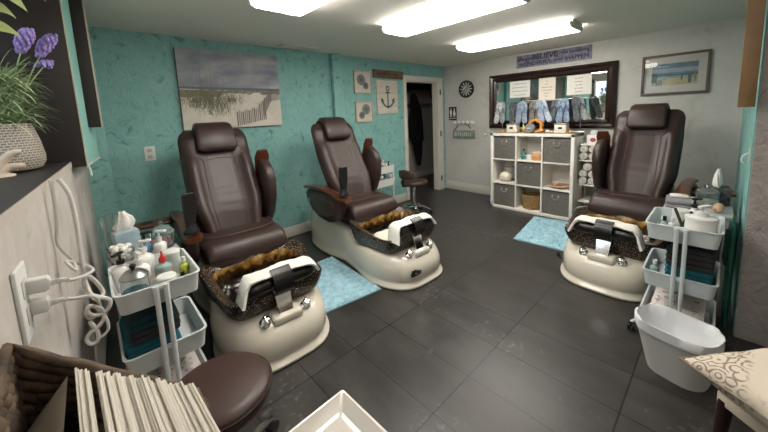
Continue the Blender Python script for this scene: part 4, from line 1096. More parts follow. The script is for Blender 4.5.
def lidded_jar(name, label, loc, r, h, fill=None, fh=0, knob=GLASS, liddome=.03):
    t = thing(name, label, 'jar', loc)
    b = MB(); b.lathe([(r*.9, 0), (r, .01), (r, h), (r-.004, h), (r-.004, .012), (0, .008)], seg=24, cap=(True, False)); b.build('glass_wall', GLASS, t)
    if fill: b = MB(); b.lathe([(r-.0065, .014), (r-.0065, fh), (0, fh)], seg=24); b.build('contents', fill, t)
    b = MB(); b.lathe([(r*1.03, h+.001), (r*1.03, h+.008), (r*.6, h+.008+liddome*.8), (0, h+.008+liddome)], seg=24); b.build('lid', knob if knob != GLASS else GLASS, t)
    b = MB(); b.lathe([(.006, h+.006+liddome), (.012, h+.02+liddome), (.014, h+.03+liddome), (.006, h+.036+liddome)], seg=14); b.build('knob', BLACK if knob != GLASS else GLASS, t)
    return t
def folded(name, label, loc, d, mt, group=None, rz=0, n=2):
    t = thing(name, label, 'towel', loc, rz, group); h = d[2]/n
    for k in range(n):
        b = MB(); rings = []
        for i in range(9):
            y = -d[1]/2+d[1]*i/8; q = 1 if 0 < i < 8 else .9
            rings.append([(x*q, y+.006*math.sin(i+k), k*h+h/2+z*q+.003*math.sin(i*1.3+x*30)) for x, z in rrect(d[0], h*.97, h*.45, 4)])
        b.loft(rings); b.build('fold', mt, t, smooth=70)
    return t
TEALT = M('teal_terry', '#155a66', .95, bump=(200, .5, .004)); CHART = M('charcoal_terry', '#2b2c2e', .95, bump=(200, .5, .004))
def onL(x, y, z): return (LC[0]+x, LC[1]+y, z)
TT = .661
BLUE = M('blue_liquid', '#3b93b0', .1, trans=.3, ior=1.33)
lidded_jar('disinfectant_jar', 'glass jar of blue liquid with a steel lid on the left cart', onL(-.085, -.10, TT), .056, .12, BLUE, .06, STEEL)
MILK = M('milky_plastic', '#d8d8d2', .35); CLEARB = M('cloudy_bottle', '#a9c4c0', .25, trans=.4); RED = M('red_cap', '#c8281c', .35); BLUEL = M('blue_label', '#1f4fa0', .45)
bottle('squeeze_bottle', 'clear bottle with a red nozzle in the middle of the left cart', 'bottle', onL(.045, .02, TT), .04, .115, CLEARB, RED, 'nozzle', lab=M('peach_label', '#d9a47c', .5))
bottle('cream_jar', 'small white jar with a blue label at the front of the left cart', 'jar', onL(.035, -.135, TT), .042, .075, MILK, MILK, 'jar', lab=BLUEL)
bottle('lotion_bottle', 'yellow green bottle at the right rear corner of the left cart', 'bottle', onL(.135, .0, TT), .024, .085, M('lime_lotion', '#b4c04a', .3), MILK)
bottle('remover_bottle', 'cloudy white bottle behind the lime bottle on the left cart', 'bottle', onL(.10, .11, TT), .04, .11, M('frosted_plastic', '#cfd6cf', .3, trans=.3), MILK, 'jar')
bottle('polish_bottle', 'small black capped white bottle lying near the right front of the left cart', 'bottle', onL(.11, -.10, TT), .02, .045, MILK, BLACK)
for k, (x, y, h, lab) in enumerate(((-.12, .10, .135, 'white pump bottle at the rear left of the left cart'), (-.05, .08, .12, 'white pump bottle just behind the blue jar on the left cart'), (-.02, .16, .15, 'tall white pump bottle at the rear middle of the left cart'))):
    bottle('pump_bottle', lab, 'bottle', onL(x, y, TT), .045, h, WHITE, WHITE if k != 0 else BLACK, 'pump', 'white pump bottles on the left cart', rz=.8+k)
for k, (m_, dx_, lab) in enumerate(((TEALT, 0, 'teal towel at the bottom of the stack on the middle tier of the left cart'), (TEALT, -.01, 'teal towel just under the charcoal ones on the middle tier of the left cart'), (CHART, .012, 'charcoal towel lying on the teal towels of the left cart'), (M('dark_teal_terry', '#12343a', .95), 0, 'dark towel topping the stack on the middle tier of the left cart'))):
    folded('folded_towel', lab, onL(-.045+dx_, 0.01, .352+.062*k), (.225-.008*k, .36, .060), m_)
PATC = M('patterned_carton', '#cfc6c0', .7)
def pat_box(label, loc, rz, d):
    t = thing('patterned_box', label, 'box', loc, rz)
    b = MB(); b.box((0, 0, d[2]/2), d, .004); b.build('carton', PATC, t)
    b = MB(); rr = random.Random(int(d[0]*1000)); 
    for k in range(46):
        x, y = rr.uniform(-d[0]/2+.02, d[0]/2-.02), rr.uniform(-d[1]/2+.02, d[1]/2-.02); r = rr.uniform(.004, .012)
        b.lathe([(r*.6, d[2]+.0005), (r, d[2]+.0005), (r, d[2]+.001), (r*.6, d[2]+.001)], (x, y, 0), 10, (False, False))
        z = rr.uniform(.01, d[2]-.012); b.box((x, -d[1]/2-.0004, z), (r*2, .0008, r*.6))
        b.box((-d[0]/2-.0004, y, z), (.0008, r*2, r*.6))
    b.build('printed_pattern', M('carton_print', '#6f6a70', .8), t, smooth=0)
pat_box('white patterned box on the bottom tier of the left cart', onL(.03, -.02, .082), 0, (.22, .34, .10))
# right cart contents
def onR(x, y, z):       # local to the cart: front (posts) is -y
    return (RC[0]+x*math.cos(RCZ)-y*math.sin(RCZ), RC[1]+x*math.sin(RCZ)+y*math.cos(RCZ), z)
t = bottle('lotion_tub', 'large white pump jar at the right of the right cart', 'pump jar', onR(.075, -.08, TT), .072, .13, WHITE, WHITE, 'jar', rz=2.6, lab=M('pale_label', '#c2c7c6', .5))
b = MB(); b.cyl((0, 0, .15), (0, 0, .175), .032, seg=16); b.cyl((0, 0, .175), (0, 0, .2), .008, seg=8); b.box((-.02, 0, .205), (.085, .026, .016), .005); b.build('pump_head', WHITE, t)
bottle('gel_bottle', 'white pump bottle with a black head behind the large jar on the right cart', 'bottle', onR(.035, .07, TT), .04, .16, WHITE, BLACK, 'pump', rz=2.4)
bottle('scrub_jar', 'white screw jar behind the pens on the right cart', 'jar', onR(-.025, .06, TT), .042, .12, WHITE, WHITE, 'jar')
bottle('polish_bottle', 'small clear bottle with a black cap at the left of the right cart', 'bottle', onR(-.095, -.02, TT), .022, .07, CLEARB, BLACK)
bottle('dropper_bottle', 'small white bottle beside the black capped one on the right cart', 'bottle', onR(-.055, -.03, TT), .02, .075, WHITE, WHITE)
bottle('cuticle_bottle', 'tiny cloudy bottle at the rear left of the right cart', 'bottle', onR(-.11, .06, TT), .02, .05, CLEARB, WHITE)
for k, (x, y, q) in enumerate(((-.02, -.03, -.35), (.0, -.06, .38))):
    t = thing('nail_file', ['black nail file leaning left in the right cart', 'black nail file leaning right in the right cart'][k], 'nail file', onR(x, y, TT), RCZ, 'black nail files in the right cart')
    b = MB(); b.box((0, 0, .085), (.016, .004, .17), .001, rot=(0, q, 0)); b.build('blade', BLACK, t); b = MB(); b.box((0, -.003, .085), (.012, .001, .15), rot=(0, q, 0)); b.build('grit', M('grey_grit', '#3c3a3c', .9), t)
for k, (x, y, c, lab) in enumerate(((-.08, -.14, '#d6cdaa', 'yellowish packet at the front left of the right cart'), (-.0, -.13, '#a9cfc9', 'pale aqua packet near the posts of the right cart'), (.03, -.16, '#cfae92', 'tan packet in front of the large jar on the right cart'))):
    t = thing('sachet', lab, 'packet', onR(x, y, TT+.012), RCZ+.3*k, 'packets on the right cart')
    b = MB(); b.box((0, 0, .028), (.09, .07, .05), .02, 3, rot=(.12, .1, 0)); b.build('pouch', M('sachet_'+c.strip('#'), c, .4), t)
    b = MB(); b.box((0, .036, .05), (.085, .012, .004), .001); b.build('seal', WHITE, t)
for k, (m_, lab) in enumerate(((CHART, 'charcoal towel at the bottom of the stack on the right cart'), (TEALT, 'teal towel in the middle of the stack on the right cart'), (CHART, 'charcoal towel above the teal one on the right cart'), (CHART, 'topmost charcoal towel in the stack on the right cart'))):
    folded('folded_towel', lab, onR(.04, 0.0, .352+.068*k), (.22, .33, .066), m_, rz=RCZ)
pat_box('white patterned box on the bottom tier of the right cart', onR(.0, -.02, .082), RCZ, (.25, .36, .11))
bottle('spray_bottle', 'small clear bottle left of the towels on the middle tier of the right cart', 'bottle', onR(-.12, -.1, .351), .025, .1, CLEARB, WHITE)
# green apron bag hanging between the cart and the partition
t = thing('green_apron', 'dark green cloth hanging beside the right cart against the partition', 'apron', (-2.02, -3.78, 0))
b = MB(); rings = []
for z, w, d in ((.02, .10, .012), (.2, .11, .016), (.5, .10, .018), (.66, .08, .018), (.72, .035, .014)):
    rings.append([(w*math.cos(a), .0+d*(1+.35*math.sin(6*a+z*8))*math.sin(a), z) for a in [2*PI*k/32 for k in range(32)]])
b.loft(rings); b.build('cloth', M('bottle_green_cloth', '#1d5a4a', .7, var=(14, .3)), t, smooth=70)
b = MB(); b.tube(arc((0, 0, .72), .035, 0, PI, 10), .006, 6); b.build('loop', M('green_cord', '#174537', .8), t)
b = MB(); b.tube([(-.05, .02, .68), (-.055, .024, .5), (-.05, .02, .44)], [.012, .016, .01], 8); b.build('tie_end', M('green_cord', '#174537', .8), t)
# ------------------------------------------------------------------ side tables beside the chairs
GREYL = M('grey_laminate', '#a8a3a6', .45)
def side_table(label, loc, w, d, h, rz=0, ly=None):
    t = thing('side_table', label, 'side table', loc, rz, 'grey side tables beside the chairs')
    b = MB(); b.box((0, 0, h-.012), (w, d, .024), .005); b.build('table_top', GREYL, t)
    b = MB(); b.box((0, 0, h-.085), (w-.02, d-.02, .12), .004); dr = b.build('drawer_box', GREYL, t)
    b = MB(); b.box((.02, -d/2+.006, h-.085), (.1, .012, .012), .003); b.build('drawer_pull', BLACK, dr)
    for sx in (-1, 1):
        for sy in (-1, 1):
            b = MB(); b.box((sx*(w/2-.025), sy*(d/2-.025) if ly is None else ly[sy > 0], (h-.14)/2), (.03, .03, h-.14), .003); b.build('leg', GREYL, t)
    return t
LTB = (-4.80, -1.16, 0); LH = .69
side_table('pale grey side table behind the left cart holding the tissue box', LTB, .36, .50, LH)
RTB = (-1.66, -3.60, 0); RH = .72
side_table('pale grey side table behind the right cart holding tissues and shells', RTB, .52, .36, RH, 0, (-.155, .0))
def tissue_box(label, loc, rz, bm_, w=.13, h=.13, tis=.11, fan=1):
    t = thing('tissue_box', label, 'tissue box', loc, rz)
    b = MB(); b.box((0, 0, h/2), (w, w, h), .004); b.build('carton', bm_, t)
    b = MB(); rings = []
    for z, w1, w2, ox in ((h-.004, .035, .012, 0), (h+.02, .05, .022, 0), (h+.05, .045, .02, .008), (h+tis*.7, .035, .016, .012), (h+tis, .014, .008, .0)):
        rings.append([(ox+fan*w1*math.cos(a)*(1+.25*math.sin(5*a+z*40)), w2*math.sin(a)*(1+.3*math.cos(4*a)), z+.008*math.sin(3*a)) for a in [2*PI*k/24 for k in range(24)]])
    b.loft(rings); b.build('tissue', TOWELW, t, smooth=70)
BLUEBOX = M('blue_white_carton', '#8fb0c2', .6, var=(7, .3, '#c9d6da'))
tissue_box('blue and white tissue box with a tissue standing up behind the left cart', (LTB[0]-.075, LTB[1]+.06, LH+.0), .15, BLUEBOX, .125, .14, .12)
t = thing('cotton_dish', 'clear bowl of white cotton balls behind the left cart', 'bowl', (LTB[0]-.115, LTB[1]-.13, LH))
b = MB(); b.lathe([(.05, 0), (.065, .05), (.068, .07), (.064, .07), (.06, .05), (.045, .006), (0, .006)], seg=24, cap=(True, False)); b.build('bowl_wall', GLASS, t)
rr = random.Random(6); COTTON = M('cotton_ball', '#e4e1da', .95, bump=(60, .4))
for k in range(24):
    a = k*2.4; r_ = .044*math.sqrt((k % 8+.5)/8); z = LH+.028+.03*(k//8)
    tt = thing('cotton_ball', 'white cotton ball heaped in the clear bowl behind the left cart', 'cotton ball', (LTB[0]-.115+r_*math.cos(a), LTB[1]-.13+r_*math.sin(a), z-.019), 0, 'cotton balls in the clear bowl')
    b = MB(); b.ball((0, 0, .019), .02, 2, noise=.06); b.build('ball', COTTON, tt)
t = lidded_jar('candy_jar', 'glass jar of pink nail bits with a domed glass lid behind the left cart', (LTB[0]+.105, LTB[1]-.04, LH), .07, .095, None, 0, GLASS, .045)
rr = random.Random(9); PINK = M('pink_bead', '#c9738d', .5)
for k in range(18):
    a = k*2.4; r_ = .048*math.sqrt((k % 9+.5)/9)
    tt = thing('pink_bead', 'pink bead inside the domed glass jar behind the left cart', 'bead', (LTB[0]+.105+r_*math.cos(a), LTB[1]-.04+r_*math.sin(a), LH+.012+.026*(k//9)), 0, 'pink beads in the glass jar')
    b = MB(); b.ball((0, 0, .013), .0135, 1, noise=.1); b.build('bead', PINK if k % 4 else WHITE, tt)
t = thing('glass_cylinder', 'tall clear glass cylinder behind the tissue box on the left side table', 'vase', (LTB[0]-.13, LTB[1]+.19, LH))
b = MB(); b.lathe([(.05, 0), (.052, .22), (.048, .22), (.046, .008), (0, .008)], seg=22, cap=(True, False)); b.build('cylinder_wall', GLASS, t)
bottle('black_pump_bottle', 'small black pump bottle before the tissue box on the left side table', 'bottle', (LTB[0]+.0, LTB[1]-.17, LH), .03, .10, M('blue_bottle', '#5d86a4', .3), BLACK, 'pump', rz=PI)
bottle('pump_bottle', 'white pump bottle at the front right of the left side table', 'bottle', (LTB[0]+.07, LTB[1]-.20, LH), .035, .10, WHITE, WHITE, 'pump', rz=2.5)
# right table
folded('grey_towel', 'folded grey towel at the front left of the right side table', (RTB[0]-.12, RTB[1]+.10, RH), (.2, .14, .06), M('grey_terry', '#8d8a90', .95, bump=(200, .5, .004)), rz=.1)
tissue_box('black and white patterned tissue box on the right side table', (RTB[0]+.12, RTB[1]-.09, RH), .1, M('damask_carton', '#9a9a98', .6, var=(32, .6, '#1e1e20')), .135, .13, .13, 1.5)
lidded_jar('glass_jar', 'clear glass jar with a knobbed lid in front of the patterned tissue box', (RTB[0]-.01, RTB[1]-.045, RH), .065, .10, M('pale_fill', '#b8bab4', .6), .05, GLASS, .03)
seashell('large_seashell', (RTB[0]-.05, RTB[1]+.09, RH+.0), .075, 'large cream seashell beside the grey towel on the right side table', M('shell_pinkish', '#cdb095', .5, var=(20, .2)), .4)
seashell('conch_shell', (RTB[0]-.17, RTB[1]-.1, RH), .06, 'tan seashell at the front right of the right side table', SHELLM, 2.2)
t = thing('hand_cloth', 'small white cloth on the grey towel of the right side table', 'cloth', (RTB[0]-.06, RTB[1]+.11, RH+.0615), .2)
b = MB(); b.box((-.02, 0, .006), (.09, .1, .012), .005); b.build('cloth_fold', TOWELW, t); b = MB(); b.box((-.02, .0, .0135), (.085, .05, .003), .001); b.build('top_fold', TOWELW, t)
# ------------------------------------------------------------------ middle cart and stool by the doorway
t = thing('bottle_cart', 'small white cart of nail polish bottles behind the middle chair', 'utility cart', (-1.98, -.30, 0))
for z in (.665, .475):
    b = MB(); tray(b, .44, .32, z, z+.105); b.build('tier_tray', WHITE, t)
for sx in (-1, 1):
    for sy in (-1, 1):
        b = MB(); b.tube([(sx*.195, sy*.135, .04), (sx*.195, sy*.135, .70)], .011, 8); b.build('post', WHITE, t)
        b = MB(); b.cyl((sx*.195-.012, sy*.135, .024), (sx*.195+.012, sy*.135, .024), .024, seg=14); b.build('caster', BLACK, t)
b = MB(); tray(b, .44, .32, .09, .16); b.build('tier_tray', WHITE, t)
rr = random.Random(12)
cols = ['#8a8f8c', '#d5d3cd', '#3a2a2a', '#b8c4c2', '#6e2f36', '#c9b7ac', '#2b2d31', '#a7adaf']
for k in range(14):
    x = -2.16+.055*(k % 7); y = -.39+.11*(k//7); h = rr.uniform(.10, .17)
    bottle('polish_bottle', 'nail polish bottle crowded on the top tier of the cart behind the middle chair', 'bottle', (x, y, .672), .022, h, M('polish_%d' % (k % 8), cols[k % 8], .2), [BLACK, WHITE, STEEL][k % 3], 'cap', 'nail polish bottles on the top tier of the cart')
for k in range(10):
    x = -2.15+.083*(k % 5); y = -.40+.12*(k//5)
    tt = thing('glass_bauble_jar', 'round clear jar on the second tier of the cart behind the middle chair', 'jar', (x, y, .482), 0, 'round jars on the second tier of the cart')
    b = MB(); b.ball((0, 0, .06), (.041, .041, .06), 2); b.build('jar_body', M('smoky_jar', '#9fb0ae', .15, trans=.35), tt); b = MB(); b.cyl((0, 0, .115), (0, 0, .145), .024, seg=12); b.build('cap', [WHITE, M('grey_cap', '#6f7673', .4)][k % 2], tt)
def castor_base(t, r, z0, n=5, ph=0, pole=None):
    for k in range(n):
        a = ph+2*PI*k/n; d = Vector((math.cos(a), math.sin(a), 0))
        b = MB(); b.tube([d*.02+Vector((0, 0, .12)), d*r*.5+Vector((0, 0, .115)), d*r+Vector((0, 0, .07))], [.022, .018, .013], 8); lg = b.build('base_arm', CHROME, t)
        c = d*r+Vector((0, 0, .027)); s = Vector((-d.y, d.x, 0))
        b = MB(); b.cyl(c-s*.02, c+s*.02, .027, seg=16); b.cyl(d*r+Vector((0, 0, .03)), d*r+Vector((0, 0, .075)), .009, seg=8); b.build('caster', BLACK, lg)
    b = MB(); b.cyl((0, 0, .09), (0, 0, .17), .034, seg=18); b.cyl((0, 0, .17), (0, 0, z0-.02), .016, seg=14); b.cyl((0, 0, .17), (0, 0, z0-.12), .024, seg=14); b.build('gas_column', CHROME, t)
t = thing('backed_stool', 'brown technician stool with a curved backrest in front of the doorway', 'stool', (-1.52, -.60, 0))
castor_base(t, .24, .46, ph=.3)
b = MB(); b.lathe([(.02, .44), (.17, .445), (.195, .46), (.2, .485), (.19, .51), (.15, .52), (0, .522)], seg=28); b.build('seat', LEATHER2, t, smooth=70)
b = MB(); pts = []; rings = []
for k in range(13):
    a = math.radians(138+84*k/12); c = Vector((.2*math.cos(a), .2*math.sin(a), 0)); n_ = c.normalized()
    hh = .075*(1-.3*abs(k-6)/6)
    rings.append([c+n_*px+Vector((0, 0, .62+pz)) for px, pz in rrect(.045, 2*hh, .02, 3)])
b.loft(rings); b.build('backrest', LEATHER2, t, smooth=70)
b = MB(); b.tube([(-.1, 0, .44), (-.24, 0, .46), (-.235, 0, .6)], .014, 8); b.build('back_bracket', BLACK, t)
# ------------------------------------------------------------------ waste bin
t = thing('waste_bin', 'white plastic waste bin with a clear liner in front of the right cart', 'waste bin', (-2.735, -3.605, 0), math.radians(-15))
b = MB(); rings = []
for z, k, o in ((0, .72, 0), (.02, .75, 0), (.27, .96, -.045), (.29, .985, -.048), (.31, .99, -.05), (.312, .955, -.05), (.27, .93, -.045), (.02, .72, 0)):
    rings.append([(o+x*k, y*k, z) for x, y in rrect(.275, .355, .125, 7)])
b.loft(rings); b.build('bin_body', M('bin_white', '#d6d5d2', .4), t, smooth=50)
b = MB(); rings = []; rr = random.Random(3)
for z, k, o in ((.262, .995, -.045), (.316, 1.0, -.05), (.318, .94, -.05), (.25, .86, -.045), (.17, .72, -.03), (.14, .4, -.02)):
    rings.append([(o+x*(k+(rr.uniform(-.03, .03) if k < .95 else rr.uniform(0, .008))), y*(k+(rr.uniform(-.03, .03) if k < .95 else rr.uniform(0, .008))), z+rr.uniform(-.006, .006)) for x, y in rrect(.275, .355, .125, 7)])
b.loft(rings, (False, True)); b.build('bag_liner', M('bin_liner_film', '#e6e8ea', .3, trans=.15, ior=1.1), t, smooth=80)
# ------------------------------------------------------------------ left wall: cabinets, sill plants, socket and cords
DKB = M('dark_brown_laminate', '#231d1a', .6); EDGE = M('beige_edge_band', '#b39f84', .5); TEALP = M('teal_paint', '#8fc4bb', .5)
pe = at(87, 166, 1, -1.125); top = at(59.6, 0, 1, -1.125)
t = thing('wall_cabinet', 'dark sided teal wall cabinet behind the lavender at the end of the window sill', 'wall cabinet', (pe.x, -1.125, pe.z))
hc = H-.004-pe.z
b = MB(); b.span((-.44, -.012, 0), (0, .008, hc), .001); b.build('side_panel', DKB, t)
b = MB(); b.span((-.001, -.013, 0), (.004, .004, hc)); b.build('edge_strip', EDGE, t)
xf = at(98, 148, 1, -.505).x-pe.x
b = MB(); b.raw([(0, .008, 0), (xf, .62, 0), (xf, .62, hc), (0, .008, hc), (-.03, .008, 0), (-.03, .62, 0), (-.03, .62, hc), (-.03, .008, hc)], [(0, 1, 2, 3), (4, 7, 6, 5), (0, 4, 5, 1), (3, 2, 6, 7), (1, 5, 6, 2), (0, 3, 7, 4)])
b.build('door', TEALP, t, smooth=0)
b = MB(); b.raw([(.001, .0, -.006), (xf+.006, .62, -.006), (xf+.006, .62, .006), (.001, .0, .006), (-.03, 0, -.006), (-.03, .62, -.006), (-.03, .62, .006), (-.03, 0, .006)], [(0, 1, 2, 3), (4, 7, 6, 5), (0, 4, 5, 1), (3, 2, 6, 7), (1, 5, 6, 2), (0, 3, 7, 4)]); b.build('bottom_rail', TRIMW, t)
for y in (.10, .16):
    b = MB(); b.tube([(.004, y, 0), (.012, y, -.04), (.014, y, -.07)], .006, 6); b.build('hook', WHITE, t)
p2 = at(103, 127, 1, -.80); q2 = at(87, 127, 1, -.80)
t = thing('tall_wall_cabinet', 'dark brown upper cabinet with a pale edge beside the corner of the teal wall', 'wall cabinet', (p2.x, -.80, p2.z))
b = MB(); b.span((q2.x-p2.x, -.01, 0), (-.006, .1, H-.004-p2.z), .002); b.build('side_panel', DKB, t)
b = MB(); b.span((-.008, -.012, -.002), (0, .1, H-.004-p2.z), .001); b.build('edge_strip', M('pinkish_edge_band', '#c3ab9c', .5), t)
# lavender in a woven-pattern pot
def woven_pot():
    m = M('grey_woven_ceramic', '#8c847c', .6)
    nt = m.node_tree; bs = nt.nodes['Principled BSDF']; N = nt.nodes.new; L = nt.links.new
    tc = N('ShaderNodeTexCoord'); br = N('ShaderNodeTexBrick'); br.inputs['Scale'].default_value = 1
    sp = N('ShaderNodeSeparateXYZ'); L(tc.outputs['Object'], sp.inputs[0]); at2 = N('ShaderNodeMath'); at2.operation = 'ARCTAN2'; L(sp.outputs['Y'], at2.inputs[0]); L(sp.outputs['X'], at2.inputs[1])
    ck = N('ShaderNodeTexChecker'); ck.inputs['Scale'].default_value = 1
    cb = N('ShaderNodeCombineXYZ'); mu = N('ShaderNodeMath'); mu.operation = 'MULTIPLY'; mu.inputs[1].default_value = 14; L(at2.outputs[0], mu.inputs[0]); L(mu.outputs[0], cb.inputs[0])
    mz = N('ShaderNodeMath'); mz.operation = 'MULTIPLY'; mz.inputs[1].default_value = 95; L(sp.outputs['Z'], mz.inputs[0]); L(mz.outputs[0], cb.inputs[1])
    L(cb.outputs[0], br.inputs['Vector']); br.inputs['Brick Width'].default_value = 1.9; br.inputs['Row Height'].default_value = 1.1; br.inputs['Mortar Size'].default_value = .16
    br.inputs['Color1'].default_value = (*lin('#6e675f'), 1); br.inputs['Color2'].default_value = (*lin('#7f776e'), 1); br.inputs['Mortar'].default_value = (*lin('#b7afa4'), 1)
    L(br.outputs['Color'], bs.inputs['Base Color'])
    bp = N('ShaderNodeBump'); bp.inputs['Strength'].default_value = .6; bp.inputs['Distance'].default_value = .004; L(br.outputs['Fac'], bp.inputs['Height']); L(bp.outputs['Normal'], bs.inputs['Normal'])
    return m
pc = at(6, 170, 1, -1.42)
px_ = at(-3, 150, 1, -1.42).x
t = thing('potted_lavender', 'lavender plant in a grey basket weave pot on the dark window sill', 'potted plant', (px_, -1.42, SZ+.001))
b = MB(); b.lathe([(.10, 0), (.135, .012), (.150, .04), (.152, .07), (.142, .14), (.128, .20), (.122, .222), (.112, .222), (.112, .19), (0, .19)], seg=40, cap=(True, False)); b.build('pot', woven_pot(), t)
b = MB(); b.lathe([(.112, .192), (0, .2)], seg=24, cap=(False, True)); b.build('soil', M('soil', '#2a211b', .95), t)
LEAF = M('lavender_leaf', '#93a87c', .7, var=(20, .3)); LEAF2 = M('lavender_leaf_pale', '#b9c8a0', .7)
rr = random.Random(21); b = MB()
def blade(b, p0, d, ln, w, bend, mi=0):
    b.mat(mi); d = Vector(d).normalized(); side = d.cross(Vector((0, 0, 1)));
    if side.length < .01: side = Vector((1, 0, 0))
    side.normalize(); n = 6; L_, R_ = [], []; p = Vector(p0); dd = d.copy()
    vs = []
    for k in range(n+1):
        tt = k/n; ww = w*math.sin(PI*min(1, .15+.85*tt))**.7*(1 if tt < 1 else .05)
        vs.append((p-side*ww, p+side*ww+Vector((0, 0, ww*.3)))); p = p+dd*ln/n; dd = (dd+Vector((0, 0, -bend/n))).normalized()
    for k in range(n): b.raw([vs[k][0], vs[k][1], vs[k+1][1], vs[k+1][0]], [(0, 1, 2, 3)])
for k in range(950):
    a = rr.uniform(0, 2*PI); r_ = .09*math.sqrt(rr.random()); base = Vector((r_*math.cos(a), r_*math.sin(a),   .2+rr.uniform(0, .22)))
    out = Vector((math.cos(a+rr.gauss(0, .5)), math.sin(a+rr.gauss(0, .5)), rr.uniform(.3, 1.6)))
    blade(b, base, out, rr.uniform(.08, .19), rr.uniform(.003, .0055), rr.uniform(.6, 2.2), rr.choice((0, 0, 1)))
b.build('foliage', [LEAF, LEAF2], t, smooth=70, fixn=False)
LAV = M('lavender_flower', '#9480bd', .8, var=(60, .3))
for k, (tx, tz, ty) in enumerate(((at(28, 30, 1, -1.46).x, at(28, 30, 1, -1.46).z, -1.46), (at(52, 36, 1, -1.38).x, at(52, 36, 1, -1.38).z, -1.38), (at(48, 62, 1, -1.36).x, at(48, 62, 1, -1.36).z, -1.36), (px_-.05, SZ+.50, -1.38))):
    tip = Vector((tx-px_, ty+1.42, tz-SZ)); base = Vector((tip.x*.25, tip.y*.25, .22)); mid = (base+tip)/2+Vector((0, 0, .03))
    b = MB(); st = catmull([base, mid, tip], 8); b.tube(st, .0028, 5); sm = b.build('stem', LEAF, t)
    b = MB()
    for q in range(60 if k != 2 else 26):
        f_ = 1-.30*(q/60); p = base*(1-f_)+tip*f_+Vector((0, 0, .03*4*f_*(1-f_))); a = q*2.4; r_ = .010+.017*math.sin(PI*min(1, (q+4)/60))
        b.ball(p+Vector((math.cos(a)*r_, math.sin(a)*r_, 0)), (.0085, .0085, .012), 1, noise=.3)
    b.build('flower_spike', LAV, sm)
# ornament in front of the pot
oc = at(4, 158, 1, -1.63)
t = thing('coral_ornament', 'pale branching coral ornament leaning in front of the basket weave pot', 'ornament', (oc.x-.02, -1.63, SZ+.001))
b = MB(); CORAL = M('bleached_coral', '#c3b19f', .7, bump=(70, .5))
b.lathe([(.04, 0), (.035, .012), (.018, .02)], seg=12)
for q in ([(0, 0, .01), (.005, 0, .05), (.03, 0, .085), (.055, 0, .10), (.07, .0, .098)], [(0, 0, .01), (.02, 0, .035), (.05, 0, .04), (.075, 0, .036)], [(0, 0, .01), (-.02, 0, .07), (-.03, 0, .12)], [(.0, 0, .04), (-.04, .01, .06), (-.07, .01, .09)]):
    b.tube(catmull(q, 4), [.02-.009*i/((len(q)-1)*4) for i in range((len(q)-1)*4+1)], 8)
b.build('branches', CORAL, t, smooth=70)
b = MB(); b.lathe([(.045, 0), (.045, .008), (0, .009)], seg=14); b.build('foot', SHELLW, t)
# broad-leaved plant further along the sill, its leaves hanging into the top left corner
ly = -2.2; lx = at(0, 60, 1, ly).x
t = thing('broad_leaf_plant', 'broad green leaves hanging into the top left corner above the lavender', 'potted plant', (-5.36, -2.12, SZ+.001))
O = Vector(t.location)
b = MB(); b.lathe([(.07, 0), (.085, .01), (.10, .16), (.09, .16), (.085, .14), (0, .14)], seg=28, cap=(True, False)); b.build('pot', WHITE, t)
BL = M('olive_leaf', '#8d9a56', .5, var=(9, .25))
for (sx, sy, ex, ey, yy, w) in ((-14, -18, 28, 12, -1.9, .028), (-12, 8, 16, 18, -1.88, .02), (-20, 26, 22, 37, -1.85, .022), (-30, 18, 3, 26, -1.9, .02), (14, -16, 46, 1, -1.9, .024), (-16, -30, 10, -2, -1.95, .026)):
    p0 = at(sx, sy, 1, yy-.05)-O; p1 = at(ex, ey, 1, yy)-O; d = p1-p0
    b = MB(); n = 10; up = Vector((0, 0, 1)); side = d.cross(Vector((.4, -.7, .2))).normalized(); vs = []
    for k in range(n+1):
        tt = k/n; ww = w*math.sin(PI*min(1, .06+.94*tt)**.8); c = p0+d*tt+Vector((0, 0, .02*math.sin(PI*tt)))
        vs.append((c-side*ww, c+Vector((0, 0, -.004)), c+side*ww))
    for k in range(n): 
        for q in (0, 1): b.raw([vs[k][q], vs[k][q+1], vs[k+1][q+1], vs[k+1][q]], [(0, 1, 2, 3)])
    bmesh.ops.remove_doubles(b.bm, verts=b.bm.verts, dist=.0004); lf = b.build('leaf', BL, t, smooth=70)
    b = MB(); b.tube(catmull([Vector((0, 0, .15)), Vector((p0.x*.3, p0.y*.3, max(.3, p0.z*.7))), p0], 5), .003, 5); b.build('leaf_stalk', LEAF, lf)
# socket, plugs and cords
oy = -2.51; ox = xl(oy)
t = thing('cord_outlet', 'white wall socket with two plugs on the whitewashed wall above the basket', 'outlet', (ox, oy, 1.065), -math.atan(.06))
b = MB(); b.box((.005, 0, 0), (.01, .10, .19), .004, 3); b.build('cover_plate', WHITE, t)
for z in (.035, -.035):
    b = MB(); b.box((.0105, 0, z), (.003, .04, .045), .006); b.build('socket', M('socket_face', '#b9b5ae', .4), t)
def plug(px0, py0, px1, py1, label):
    p0 = at(px0, py0, 1, oy+.02); p1 = at(px1, py1, 1, oy+.02)
    t = thing('power_plug', label, 'plug', p0, 0, 'white plugs in the wall socket')
    d = p1-p0; rm = rot_to(d); ln = d.length
    b = MB(); b.loft([[rm @ Vector((x, y, z)) for x, y in rrect(w, h_, .006, 2)] for z, w, h_ in ((0, .036, .026), (.004, .04, .03), (ln*.55, .04, .03), (ln*.62, .03, .022))]); b.build('plug_body', WHITE, t)
    b = MB(); n = 6
    for k in range(n): b.loft([[rm @ Vector((x, y, ln*(.62+.38*k/n)+z)) for x, y in rrect(.018-.001*k, .016-.001*k, .006, 2)] for z in (0, ln*.045)])
    b.tube([rm @ Vector((0, 0, ln*.6)), rm @ Vector((0, 0, ln))], .005, 8); b.build('strain_relief', WHITE, t)
    return t
